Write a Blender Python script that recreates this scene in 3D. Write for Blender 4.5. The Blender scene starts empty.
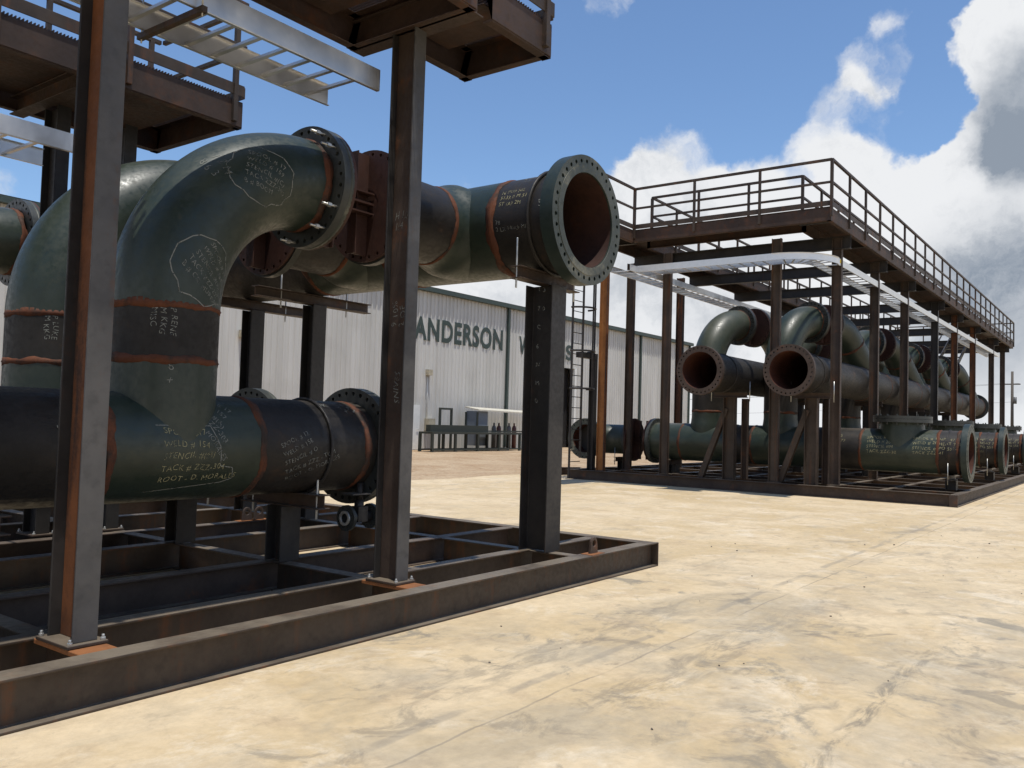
import bpy, math, random
from mathutils import Vector, Matrix
random.seed(7)
S = bpy.context.scene
COL = S.collection
PI = math.pi
V = Vector

# ------------------------------------------------------------------ mesh builder
class MB:
    def __init__(s): s.v = []; s.f = []; s.sm = []
    def add(s, vs, fs, smooth=False):
        b = len(s.v); s.v += [tuple(p) for p in vs]
        s.f += [tuple(i + b for i in f) for f in fs]; s.sm += [smooth] * len(fs)
    def box(s, c, d, R=None):
        x, y, z = d[0] / 2, d[1] / 2, d[2] / 2
        vs = [V((i, j, k)) for i in (-x, x) for j in (-y, y) for k in (-z, z)]
        if R is not None: vs = [R @ p for p in vs]
        vs = [p + V(c) for p in vs]
        s.add(vs, [(0, 1, 3, 2), (4, 6, 7, 5), (0, 4, 5, 1), (2, 3, 7, 6), (0, 2, 6, 4), (1, 5, 7, 3)])
    def b2(s, a, b):
        s.box([(a[i] + b[i]) / 2 for i in range(3)], [abs(b[i] - a[i]) for i in range(3)])
    def prism(s, prof, p0, p1, up=(0, 0, 1)):
        p0 = V(p0); p1 = V(p1); d = (p1 - p0).normalized(); u = V(up)
        r = d.cross(u).normalized(); u = r.cross(d).normalized(); n = len(prof)
        vs = [p + r * a + u * b for p in (p0, p1) for a, b in prof]
        fs = [(i, (i + 1) % n, n + (i + 1) % n, n + i) for i in range(n)]
        fs += [tuple(range(n - 1, -1, -1)), tuple(range(n, 2 * n))]
        s.add(vs, fs)
    def ibeam(s, p0, p1, h, w, tf=.014, tw=.010, up=(0, 0, 1)):
        H = h / 2; W = w / 2; t = tw / 2
        s.prism([(-W, -H), (W, -H), (W, -H + tf), (t, -H + tf), (t, H - tf), (W, H - tf), (W, H), (-W, H), (-W, H - tf),
                 (-t, H - tf), (-t, -H + tf), (-W, -H + tf)], p0, p1, up)
    def channel(s, p0, p1, h, w, t=.009, up=(0, 0, 1)):   # web on the -r side
        H = h / 2
        s.prism([(0, -H), (w, -H), (w, -H + t), (t, -H + t), (t, H - t), (w, H - t), (w, H), (0, H)], p0, p1, up)
    def tube(s, pts, r, n=32, caps=True, smooth=True):
        pts = [V(p) for p in pts]; m = len(pts); rs = r if isinstance(r, (list, tuple)) else [r] * m
        T = [((pts[min(i + 1, m - 1)]) - pts[max(i - 1, 0)]).normalized() for i in range(m)]
        a = V((0, 0, 1)) if abs(T[0].z) < .9 else V((1, 0, 0))
        nrm = (a - T[0] * a.dot(T[0])).normalized(); vs = []
        for i in range(m):
            nrm = (nrm - T[i] * nrm.dot(T[i])).normalized(); b = T[i].cross(nrm)
            for k in range(n):
                t = 2 * PI * k / n; vs.append(pts[i] + (nrm * math.cos(t) + b * math.sin(t)) * rs[i])
        fs = [(i * n + k, i * n + (k + 1) % n, (i + 1) * n + (k + 1) % n, (i + 1) * n + k) for i in range(m - 1) for k in range(n)]
        s.add(vs, fs, smooth)
        if caps:
            b = len(s.v) - m * n
            s.f += [tuple(b + k for k in range(n - 1, -1, -1)), tuple(b + (m - 1) * n + k for k in range(n))]; s.sm += [False, False]
    def ring(s, c, ax, r0, r1, h, n=48):                  # hollow cylinder, c = middle
        c = V(c); A, B, N = frame(ax); vs = []
        for z in (-h / 2, h / 2):
            for r in (r0, r1):
                for k in range(n):
                    t = 2 * PI * k / n; vs.append(c + N * z + (A * math.cos(t) + B * math.sin(t)) * r)
        g = lambda a, k: a * n + k % n
        s.add(vs, [(g(0, k), g(0, k + 1), g(2, k + 1), g(2, k)) for k in range(n)] + [(g(1, k), g(3, k), g(3, k + 1), g(1, k + 1)) for k in range(n)], True)
        b = len(s.v) - 4 * n
        s.f += [tuple(b + i for i in (g(0, k), g(1, k), g(1, k + 1), g(0, k + 1))) for k in range(n)]
        s.f += [tuple(b + i for i in (g(2, k), g(2, k + 1), g(3, k + 1), g(3, k))) for k in range(n)]; s.sm += [False] * (2 * n)
    def flange(s, c, ax, r0, r1, rb, rh, th, nh, seg=3):  # drilled flange, real bolt holes; c = middle
        c = V(c); A, B, N = frame(ax); da = 2 * PI / nh
        def pol(r, t, z): return c + N * z + (A * math.cos(t) + B * math.sin(t)) * r
        for k in range(nh):
            a0 = k * da; am = a0 + da / 2
            bd = [(r0, a0), (rb, a0), (r1, a0), (r1, am), (r1, a0 + da), (rb, a0 + da), (r0, a0 + da), (r0, am)]
            an = [-.75, .0, .75]
            hole = []
            for (r, t) in bd:
                dx = r - rb; dy = (t - am) * rb
                q = math.atan2(dy, dx); hole.append((rb + rh * math.cos(q), am + rh * math.sin(q) / rb))
            for z, flip in ((th / 2, False), (-th / 2, True)):
                vs = [pol(r, t, z) for r, t in bd] + [pol(r, t, z) for r, t in hole]
                fs = []
                for i in range(8):
                    j = (i + 1) % 8
                    f = (i, j, 8 + j, 8 + i); fs.append(f[::-1] if flip else f)
                s.add(vs, fs)
            vs = [pol(r, t, z) for z in (-th / 2, th / 2) for r, t in hole]
            s.add(vs, [(i, (i + 1) % 8, 8 + (i + 1) % 8, 8 + i) for i in range(8)], True)
        n = nh * 2
        for r, o in ((r1, 1), (r0, -1)):
            vs = [pol(r, 2 * PI * k / n, z) for z in (-th / 2, th / 2) for k in range(n)]
            s.add(vs, [(k, (k + 1) % n, n + (k + 1) % n, n + k)[::o] for k in range(n)], True)
    def build(s, name, mat, parent=None, loc=None):
        off = V(loc) if loc is not None else (ROOT.get(parent.name, V((0, 0, 0))) if parent else V((0, 0, 0)))
        me = bpy.data.meshes.new(name)
        me.from_pydata([tuple(V(p) - off) for p in s.v], [], s.f)
        me.polygons.foreach_set('use_smooth', s.sm); me.update()
        me.materials.append(mat)
        o = bpy.data.objects.new(name, me); COL.objects.link(o)
        if parent:
            o.parent = parent; ROOT[o.name] = off
        elif loc is not None:
            o.location = loc
        return o
ROOT = {}
def frame(ax):
    N = V(ax).normalized(); a = V((0, 0, 1)) if abs(N.z) < .9 else V((1, 0, 0))
    A = (a - N * a.dot(N)).normalized(); return A, N.cross(A), N
def tag(o, label, cat, group=None, kind=None):
    if label: o['label'] = label
    if cat: o['category'] = cat
    if group: o['group'] = group
    if kind: o['kind'] = kind
    return o
def thing(name, loc, label, cat, group=None):
    o = bpy.data.objects.new(name, None); COL.objects.link(o); o.location = loc
    o.empty_display_size = .2; ROOT[o.name] = V(loc)
    return tag(o, label, cat, group)
def dup(root, loc, label=None, rz=None):
    r = root.copy(); COL.objects.link(r); r.location = loc
    if rz is not None: r.rotation_euler.z = rz
    if label: r['label'] = label
    for ch in list(root.children):
        q = ch.copy(); COL.objects.link(q); q.parent = r
        for g in list(ch.children):
            d = g.copy(); COL.objects.link(d); d.parent = q
    return r
def arc(c, u, w, R, a0=0, a1=PI / 2, n=20):
    """points c + R(u cos + w sin)"""
    c = V(c); u = V(u); w = V(w)
    return [c + (u * math.cos(a0 + (a1 - a0) * i / n) + w * math.sin(a0 + (a1 - a0) * i / n)) * R for i in range(n + 1)]

# ------------------------------------------------------------------ materials
class NT:
    def __init__(s, name):
        s.m = bpy.data.materials.new(name); s.m.use_nodes = True; s.t = s.m.node_tree
        s.b = s.t.nodes['Principled BSDF']
        g = s.t.nodes.new('ShaderNodeNewGeometry'); s.pos = g.outputs['Position']
    def n(s, ty, **k):
        o = s.t.nodes.new(ty)
        for a, b in k.items():
            if a in o.inputs: 
                if hasattr(b, 'is_linked') or hasattr(b, 'node'): s.t.links.new(b, o.inputs[a])
                else: o.inputs[a].default_value = b
            else: setattr(o, a, b)
        return o
    def link(s, a, b): s.t.links.new(a, b)
    def mapping(s, scale=(1, 1, 1), rot=(0, 0, 0), vec=None):
        o = s.n('ShaderNodeMapping'); s.link(vec or s.pos, o.inputs['Vector']); o.inputs['Scale'].default_value = scale; o.inputs['Rotation'].default_value = rot
        return o.outputs[0]
    def noise(s, scale, detail=4, rough=.55, vec=None, dist=0):
        o = s.n('ShaderNodeTexNoise'); s.link(vec or s.pos, o.inputs['Vector'])
        o.inputs['Scale'].default_value = scale; o.inputs['Detail'].default_value = detail; o.inputs['Roughness'].default_value = rough; o.inputs['Distortion'].default_value = dist
        return o.outputs['Fac']
    def ramp(s, f, lo, hi, a=0., b=1., smooth=True):
        o = s.n('ShaderNodeMapRange'); o.interpolation_type = 'SMOOTHSTEP' if smooth else 'LINEAR'
        s.link(f, o.inputs['Value'])
        for i, x in zip(('From Min', 'From Max', 'To Min', 'To Max'), (lo, hi, a, b)): o.inputs[i].default_value = x
        return o.outputs['Result']
    def mix(s, f, a, b):
        o = s.n('ShaderNodeMix'); o.data_type = 'RGBA'
        for i, x in ((0, f), (6, a), (7, b)):
            if isinstance(x, (int, float)): o.inputs[i].default_value = x
            elif isinstance(x, tuple): o.inputs[i].default_value = (*x, 1) if len(x) == 3 else x
            else: s.link(x, o.inputs[i])
        return o.outputs[2]
    def math(s, op, a, b=None, c=None):
        o = s.n('ShaderNodeMath'); o.operation = op
        for i, x in enumerate((a, b, c)):
            if x is None: continue
            if isinstance(x, (int, float)): o.inputs[i].default_value = x
            else: s.link(x, o.inputs[i])
        return o.outputs[0]
    def bump(s, h, strength=.3, dist=.01):
        o = s.n('ShaderNodeBump'); o.inputs['Strength'].default_value = strength; o.inputs['Distance'].default_value = dist
        s.link(h, o.inputs['Height']); s.link(o.outputs[0], s.b.inputs['Normal'])
    def set(s, col=None, rough=None, metal=None, spec=None):
        for k, x in (('Base Color', col), ('Roughness', rough), ('Metallic', metal), ('Specular IOR Level', spec)):
            if x is None: continue
            if isinstance(x, tuple): s.b.inputs[k].default_value = (*x, 1)
            elif isinstance(x, (int, float)): s.b.inputs[k].default_value = x
            else: s.link(x, s.b.inputs[k])
        return s.m

def steel(name, a, b, rust, lo=.56, hi=.74, rough=.5, streak=True, spec=.35, dust=.0):
    t = NT(name)
    n1 = t.noise(1.7, 6, .6); st = t.noise(3.0, 5, .6, vec=t.mapping((2.2, 2.2, .22) if streak else (1, 1, 1)))
    fine = t.noise(22, 5, .65)
    base = t.mix(t.ramp(n1, .35, .68), a, b)
    base = t.mix(t.ramp(t.noise(9, 4, .6), .5, .75, 0, .45), base, tuple(x * .55 for x in a))
    mask = t.ramp(t.math('ADD', t.math('MULTIPLY', st, .75), t.math('MULTIPLY', fine, .25)), lo, hi)
    col = t.mix(mask, base, rust)
    if dust:   # tan yard dust settled on flat tops
        g = t.n('ShaderNodeNewGeometry'); sx = t.n('ShaderNodeSeparateXYZ'); t.link(g.outputs['True Normal'], sx.inputs[0])
        up = t.math('MULTIPLY', t.ramp(sx.outputs[2], .85, .97), t.ramp(t.noise(2.3, 6, .65), .30, .62, .25 * dust, dust))
        col = t.mix(up, col, (.20, .165, .12))
    t.set(col, t.ramp(fine, .3, .7, rough - .1, rough + .14), 0., spec)
    t.bump(fine, .12, .004)
    return t.m
M = {}
M['steel'] = steel('mill_steel', (.038, .0265, .019), (.064, .046, .033), (.135, .053, .020), .50, .76, .55, dust=.75)
M['steel_blue'] = steel('mill_scale_steel', (.052, .050, .049), (.085, .081, .078), (.11, .05, .024), .56, .8, .5, dust=.6)
M['steel_dark'] = steel('dark_steel', (.022, .020, .019), (.037, .033, .030), (.10, .042, .02), .58, .8)
M['steel_rusty'] = steel('rusty_steel', (.12, .045, .018), (.19, .068, .023), (.050, .030, .022), .44, .62, .7)
M['steel_orange'] = steel('orange_rust_steel', (.24, .095, .028), (.32, .135, .04), (.09, .045, .028), .56, .76, .75)
M['steel_brown'] = steel('brown_steel', (.042, .028, .021), (.068, .046, .034), (.145, .056, .022), .54, .76, .6, False, dust=.6)
M['deck'] = steel('deck_steel', (.038, .024, .018), (.062, .038, .027), (.125, .050, .022), .50, .75, .65, False)
M['rust_top'] = steel('fresh_rust', (.27, .105, .035), (.19, .075, .028), (.11, .06, .035), .5, .7, .8, False)
M['olive'] = steel('olive_fitting', (.017, .027, .019), (.033, .043, .030), (.080, .056, .030), .62, .82, .40, False, .45, dust=.32)
M['olive_worn'] = steel('weathered_fitting', (.036, .046, .032), (.066, .070, .048), (.12, .075, .036), .58, .8, .42, False, .5)
M['black'] = steel('black_pipe', (.015, .0135, .012), (.029, .025, .022), (.075, .045, .027), .56, .80, .48, False, .30, dust=.25)
M['blackbrown'] = steel('brown_black_pipe', (.016, .014, .012), (.030, .026, .022), (.09, .055, .03), .56, .78, .55, False, .28)
M['weld'] = steel('weld_rust', (.092, .032, .016), (.14, .048, .021), (.040, .030, .024), .46, .62, .8, False, .3)
M['spacer'] = steel('red_brown_steel', (.040, .018, .013), (.062, .027, .019), (.10, .044, .024), .55, .75, .6, False)
M['bore'] = steel('rusty_bore', (.055, .019, .012), (.095, .031, .017), (.16, .055, .024), .55, .78, .8, False, .3)
M['flange'] = steel('flange_face', (.040, .048, .040), (.072, .077, .062), (.20, .19, .14), .52, .72, .5, False)
M['bore_dark'] = steel('dark_rust_bore', (.028, .012, .009), (.050, .020, .013), (.085, .032, .016), .56, .8, .8, False, .3)
M['flange_edge'] = steel('green_flange_edge', (.017, .027, .024), (.030, .042, .036), (.08, .08, .06), .64, .8, .4, False)
M['flange_dark'] = steel('flange_back', (.028, .031, .029), (.05, .053, .048), (.10, .09, .06), .62, .8, .42, False)
def plain(name, c, r=.5, m=0., var=.25, sc=6., spec=.5):
    t = NT(name); n = t.noise(sc, 5, .6)
    return t.set(t.mix(t.ramp(n, .3, .7), tuple(x * (1 - var) for x in c), tuple(min(1, x * (1 + var * .6)) for x in c)), t.ramp(n, .3, .7, max(.05, r - .08), r + .1), m, spec)
M['alu'] = plain('aluminium', (.74, .735, .72), .36, .9, .16, 2)
M['bolt'] = plain('zinc_bolt', (.5, .5, .48), .4, .8, .2)
def chalk_mat(name, c):
    t = NT(name); a = t.math('MULTIPLY', t.ramp(t.noise(38, 3, .6), .32, .50, .25, 1), t.ramp(t.noise(4, 3, .6), .30, .55, .35, 1))
    t.link(a, t.b.inputs['Alpha'])
    return t.set(c, .95, 0., .1)
M['chalk'] = chalk_mat('chalk', (.23, .235, .21)); M['yellow_chalk'] = chalk_mat('yellow_chalk', (.36, .33, .19))
M['wall'] = None
M['green'] = plain('dark_green_trim', (.035, .055, .047), .5)
M['letter'] = plain('green_grey_lettering', (.036, .056, .049), .6)
M['white'] = plain('white_door_paint', (.72, .72, .68), .5, 0, .06)
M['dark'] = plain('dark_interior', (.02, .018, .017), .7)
M['tgreen'] = plain('green_bench_paint', (.026, .032, .025), .6)
M['shelter'] = plain('shelter_sheet', (.55, .52, .43), .6, 0, .15)
M['bluegrey'] = plain('blue_grey_panel', (.14, .165, .195), .6, 0, .1)
M['redcyl'] = plain('cylinder_maroon', (.09, .03, .028), .5)
M['greycyl'] = plain('cylinder_grey', (.12, .12, .12), .5)
M['wood'] = plain('grey_wood_pole', (.10, .085, .07), .85)
M['wire'] = plain('wire', (.03, .03, .03), .6)
M['beige'] = plain('beige_box', (.45, .40, .29), .6)
M['yellow'] = plain('yellow_tag', (.7, .5, .03), .6)

def wall_mat():
    t = NT('ribbed_wall_metal')
    v = t.noise(1.0, 4, .6, vec=t.mapping((1.6, 1, .10))); w = t.noise(.45, 4, .6)
    c = t.mix(t.ramp(v, .35, .7), (.485, .475, .44), (.575, .565, .53))
    c = t.mix(t.ramp(w, .5, .75, 0, .35), c, (.37, .36, .33))
    return t.set(c, .45, 0., .4)
M['wall'] = wall_mat()

def concrete_mat():
    t = NT('stained_concrete')
    P = t.pos
    big = t.noise(.16, 4, .6, dist=.4); mid = t.noise(.7, 6, .62, dist=.6); fine = t.noise(9, 9, .78)
    el = t.noise(1.0, 6, .65, vec=t.mapping((.55, 1.5, 1), (0, 0, .25)), dist=.7)
    el2 = t.noise(1.7, 7, .7, vec=t.mapping((.7, 1.3, 1), (0, 0, -.5)), dist=.9)
    c = t.mix(t.ramp(big, .35, .65), (.50, .375, .21), (.575, .45, .28))
    c = t.mix(t.ramp(mid, .42, .62, 0, .8), c, (.62, .495, .325))
    c = t.mix(t.ramp(t.noise(1.9, 8, .72, dist=.4), .50, .66, 0, .75), c, (.455, .345, .215))
    c = t.mix(t.ramp(t.noise(5.5, 7, .7, dist=.3), .52, .70, 0, .3), c, (.62, .51, .35))
    c = t.mix(t.ramp(el2, .5, .72, 0, .55), c, (.47, .385, .26))
    # dark grey smears, thick in a belt near the camera, thinning with distance
    belt = t.ramp(t.noise(.11, 3, .5), .36, .58)
    st = t.ramp(el, .53, .70)
    c = t.mix(t.math('MULTIPLY', t.math('MULTIPLY', st, belt), .55), c, (.25, .22, .175))
    sp = t.ramp(t.noise(2.6, 6, .72, dist=.5), .64, .74)
    c = t.mix(t.math('MULTIPLY', sp, .5), c, (.19, .17, .14))
    c = t.mix(t.ramp(t.noise(1.3, 8, .75, dist=.6), .52, .68, 0, .75), c, (.66, .56, .41))
    sx = t.n('ShaderNodeSeparateXYZ'); t.link(P, sx.inputs[0]); X, Y = sx.outputs[0], sx.outputs[1]
    wob = t.math('MULTIPLY', t.math('SUBTRACT', t.noise(1.2, 5, .6), .5), .10)
    brk = t.ramp(t.noise(2.2, 5, .6), .36, .56)
    def line(coord, at, w, amt, col, brk=brk, c=None):
        d = t.math('ABSOLUTE', t.math('SUBTRACT', t.math('ADD', coord, wob), at))
        m = t.math('MULTIPLY', t.ramp(d, w * .4, w, 1, 0), t.math('MULTIPLY', brk, amt))
        return t.mix(m, c, col)
    full = t.ramp(t.noise(1.1, 5, .65), .38, .56, .15, 1)
    for at in (2.80, -3.2, -9.2): c = line(Y, at, .012, .6, (.20, .17, .13), full, c)
    for at in (-6.5, 12.2, 18.4, 30): c = line(X, at, .012, .35, (.22, .185, .14), full, c)
    c = line(Y, 3.02, .05, .5, (.26, .225, .175), brk, c)
    smear = t.ramp(t.noise(2.6, 7, .75, vec=t.mapping((.8, 3.0, 1), (0, 0, .1)), dist=.5), .44, .62)
    def trackm(coord, at, w, amt, c, lo, hi):
        d = t.math('ABSOLUTE', t.math('SUBTRACT', t.math('ADD', coord, t.math('MULTIPLY', wob, 1.6)), at))
        lim = t.math('MULTIPLY', t.ramp(X, lo - .6, lo + .4), t.ramp(X, hi - .5, hi + .8, 1, 0))
        return t.mix(t.math('MULTIPLY', t.math('MULTIPLY', t.ramp(d, w * .2, w, 1, 0), smear), t.math('MULTIPLY', lim, amt)), c, (.165, .145, .115))
    c = trackm(Y, 1.27, .09, .75, c, 3.6, 7.0); c = trackm(Y, 2.45, .30, .5, c, 4.2, 7.5); c = trackm(Y, 3.35, .35, .45, c, 3.6, 7.4)
    def arcm(cx, cy, r, w, amt, c):
        dx = t.math('SUBTRACT', X, cx); dy = t.math('SUBTRACT', Y, cy)
        d = t.math('SQRT', t.math('ADD', t.math('MULTIPLY', dx, dx), t.math('MULTIPLY', dy, dy)))
        d = t.math('ABSOLUTE', t.math('SUBTRACT', t.math('ADD', d, wob), r))
        return t.mix(t.math('MULTIPLY', t.math('MULTIPLY', t.ramp(d, w * .2, w, 1, 0), smear), amt), c, (.19, .165, .13))
    for q in ((8.8, .2, 2.3, .10, .3), (13, -3.5, 5.6, .13, .25)): c = arcm(*q, c)
    c = t.mix(t.math('MULTIPLY', t.ramp(t.noise(4.5, 7, .75, vec=t.mapping((1, 2.0, 1), (0, 0, .3)), dist=.6), .56, .70), t.math('MULTIPLY', belt, .75)), c, (.21, .185, .145))
    c = t.mix(t.math('MULTIPLY', t.ramp(t.noise(1.5, 8, .74, dist=.5), .55, .68), t.math('MULTIPLY', t.ramp(X, 2.5, 5), t.math('MULTIPLY', t.ramp(X, 8, 12, 1, .2), .85))), c, (.235, .21, .165))
    c = t.mix(t.ramp(t.noise(26, 4, .75), .66, .74, 0, .4), c, (.26, .215, .15))
    near = t.math('MULTIPLY', t.ramp(X, 1.4, 2.8), t.math('MULTIPLY', t.ramp(X, 7.5, 10.5, 1, .12), t.math('MULTIPLY', t.ramp(Y, -1.5, .3, .5, 1), t.ramp(Y, 3.2, 4.8, 1, .3))))
    c = t.mix(t.math('MULTIPLY', t.ramp(t.noise(.9, 6, .66, dist=.6), .42, .64), t.math('MULTIPLY', near, .46)), c, (.30, .265, .205))
    c = t.mix(t.math('MULTIPLY', t.ramp(t.noise(2.1, 7, .7, dist=.8), .54, .66), t.math('MULTIPLY', near, .48)), c, (.17, .15, .12))
    g = t.ramp(fine, .3, .7, .89, 1.07)
    mul = t.n('ShaderNodeMix'); mul.data_type = 'RGBA'; mul.blend_type = 'MULTIPLY'; mul.inputs[0].default_value = 1
    t.link(c, mul.inputs[6]); cb = t.n('ShaderNodeCombineColor')
    for i in range(3): t.link(g, cb.inputs[i])
    t.link(cb.outputs[0], mul.inputs[7])
    t.set(mul.outputs[2], t.ramp(mid, .3, .7, .72, .92), 0., .25)
    t.bump(t.math('ADD', fine, t.math('MULTIPLY', t.noise(60, 3, .6), .5)), .4, .008)
    return t.m
def gravel_mat():
    t = NT('tan_gravel')
    v = t.n('ShaderNodeTexVoronoi'); t.link(t.pos, v.inputs['Vector']); v.inputs['Scale'].default_value = 7
    n = t.noise(.5, 5, .6, dist=.5)
    c = t.mix(t.ramp(n, .35, .65), (.36, .245, .145), (.46, .345, .225))
    c = t.mix(t.ramp(t.noise(3, 6, .7), .5, .7, 0, .7), c, (.24, .145, .085))
    c = t.mix(t.ramp(t.noise(9, 7, .8), .54, .66, 0, .75), c, (.17, .12, .08))
    c = t.mix(t.ramp(t.noise(6, 7, .8), .60, .72, 0, .7), c, (.62, .52, .38))
    c = t.mix(t.ramp(v.outputs['Distance'], .0, .6, .5, 0), c, (.55, .44, .31))
    t.bump(v.outputs['Distance'], .9, .08)
    return t.set(c, .95, 0., .2)
def dirt_mat():
    t = NT('dry_grass_ground')
    c = t.mix(t.ramp(t.noise(.05, 5, .6), .4, .6), (.16, .15, .07), (.27, .22, .12))
    return t.set(c, 1., 0., .1)

# ------------------------------------------------------------------ ground
def sheet(name, x0, x1, y0, y1, z, mat):
    b = MB(); b.add([(x0, y0, z), (x1, y0, z), (x1, y1, z), (x0, y1, z)], [(0, 1, 2, 3)])
    return tag(b.build(name, mat), None, None, None, 'structure')
sheet('ground', -2500, 4000, -2500, 4000, -.012, dirt_mat())
sheet('gravel_yard', -60, 120, 13, 130, -.004, gravel_mat())
b = MB()   # concrete pavement with a slightly ragged far edge
xs = [-60 + i * .5 for i in range(300)]
edge = [15.25 + .10 * math.sin(x * 1.3) + random.uniform(-.07, .07) for x in xs]
vs = [(x, -60, 0) for x in xs] + [(x, e, 0) for x, e in zip(xs, edge)]
n = len(xs)
b.add(vs, [(i, i + 1, n + i + 1, n + i) for i in range(n - 1)])
tag(b.build('concrete_pavement', concrete_mat()), None, None, None, 'structure')
b = MB()
for _ in range(60):
    x = random.uniform(2, 16); y = random.uniform(-3.5, 5 if x > 9.5 else 4.3); s_ = random.choice((.005, .006, .008, .010, .013))
    R = Matrix.Rotation(random.uniform(0, 6), 3, 'Z') @ Matrix.Rotation(random.uniform(0, 1), 3, 'X')
    b.box((x, y, s_ * .45), (s_ * 1.6, s_ * 1.1, s_), R)
tag(b.build('loose_grit', plain('grit', (.12, .10, .08), .9)), 'loose grit and small stones scattered over the tan concrete', 'grit', None, 'stuff')

# ------------------------------------------------------------------ chalk writing
def chalk(lines, fmap, parent, size=.08, lead=1.45, mat='chalk', u0=0, v0=0, rot=0, w=.004, name='chalk_writing', jit=.085, outline=None, squash=1.):
    mb = MB(); cr = math.cos(rot); sr = math.sin(rot)
    P = lambda u, v: fmap(u0 + u * cr - v * sr, v0 + u * sr + v * cr)
    for li, tx in enumerate(lines):
        cu = bpy.data.curves.new('tmp', 'FONT'); cu.body = tx; cu.size = size * 1.25; cu.resolution_u = 2; cu.offset = -.010 * size; cu.space_character = 1.08
        ob = bpy.data.objects.new('tmp', cu); COL.objects.link(ob)
        me = bpy.data.meshes.new_from_object(ob.evaluated_get(bpy.context.evaluated_depsgraph_get()))
        ph = random.uniform(0, 6); sl = random.uniform(-.03, .03)
        vs = [P(v.co.x * squash + size * jit * math.sin(v.co.y / size * 3 + ph), v.co.y - li * size * lead + sl * v.co.x + size * jit * 1.3 * math.sin(v.co.x / size * 1.9 + ph)) for v in me.vertices]
        mb.add(vs, [tuple(p.vertices) for p in me.polygons])
        bpy.data.objects.remove(ob); bpy.data.curves.remove(cu); bpy.data.meshes.remove(me)
    if outline:
        pts = outline; m = len(pts)
        for i in range(m - 1):
            a = V(pts[i]); c = V(pts[i + 1]); k = max(2, int((c - a).length / .03)); d = (c - a).normalized(); nn = V((-d.y, d.x)) * w
            for j in range(k):
                p = a + (c - a) * j / k; q = a + (c - a) * (j + 1) / k
                mb.add([P(*(p + nn)), P(*(q + nn)), P(*(q - nn)), P(*(p - nn))], [(0, 1, 2, 3)])
    return mb.build(name, M[mat], parent)
def loop(cu, cv, ru, rv, n=26, wob=.08):
    p = [random.uniform(-wob, wob) for _ in range(n)]
    r = [(cu + ru * (1 + p[i % n]) * math.cos(2 * PI * i / n), cv + rv * (1 + p[i % n]) * math.sin(2 * PI * i / n)) for i in range(n + 1)]
    return r
def cylX(yc, zc, R, x0=0):   # viewer on -Y side; u -> +X, v -> up around
    return lambda u, v: (x0 + u, yc - (R + .002) * math.cos(v / R), zc + (R + .002) * math.sin(v / R))
def cylY(xc, zc, R, y0=0):   # viewer on -X side; u -> -Y
    return lambda u, v: (xc - (R + .002) * math.cos(v / R), y0 - u, zc + (R + .002) * math.sin(v / R))
def cylZ(xc, yc, R, phi0):   # u turns to the right as seen from outside
    return lambda u, v: (xc + (R + .002) * math.cos(phi0 + u / R), yc + (R + .002) * math.sin(phi0 + u / R), v)

# ------------------------------------------------------------------ pipe pieces
def wband(parent, c, ax, R, w=.05, name='weld_band'):
    """ragged band of rusty heat tint with a raised, rippled bead in its middle"""
    A, B, N = frame(ax); c = V(c); n = 96; m = MB(); vs = []
    ph = [random.uniform(0, 6) for _ in range(6)]
    for k in range(n):
        t = 2 * PI * k / n; d = A * math.cos(t) + B * math.sin(t)
        e0 = w * (.62 + .30 * math.sin(3 * t + ph[0]) * math.sin(5 * t + ph[1]) + random.uniform(-.10, .10)); e1 = w * (.62 + .30 * math.sin(2 * t + ph[2]) * math.sin(7 * t + ph[3]) + random.uniform(-.10, .10))
        bd = .009 + random.uniform(-.002, .002)
        for q, h_ in ((-e0, -.004), (-e0, .0022), (-.011, .003), (0, bd), (.011, .003), (e1, .0022), (e1, -.004)): vs.append(c + N * q + d * (R + h_))
    m.add(vs, [(7 * k + i, 7 * k + i + 1, 7 * ((k + 1) % n) + i + 1, 7 * ((k + 1) % n) + i) for k in range(n) for i in range(6)], True)
    return m.build(name, M['weld'], parent)
def fl(parent, c, ax, r0, r1, th=.10, nh=32, mat='flange', name='flange', rh=.021, face=1):
    m = MB(); m.flange(c, ax, r0, r1, (max(r0, r1 * .8) + r1) / 2 * 1.005, rh, th, nh)
    o = m.build(name, M['flange_edge'] if mat == 'flange' else M[mat], parent)
    if mat == 'flange':      # worn pale gasket face, green painted edge and back
        o.data.materials.append(M['flange']); N_ = V(ax).normalized()
        for p in o.data.polygons:
            if abs(p.normal.dot(N_)) > .95 and (p.center + ROOT[o.name] - V(c)).dot(N_) * face < 0: p.material_index = 1
    return o
def strap(parent, c, ax, R, name='clamp_strap', r=.014, mat='steel_dark'):
    A, B, N = frame(ax); m = MB()
    m.tube([V(c) + (A * math.cos(t) + B * math.sin(t)) * (R + r) for t in [2 * PI * i / 40 for i in range(41)]], r, 8, False)
    return m.build(name, M[mat], parent)
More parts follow.
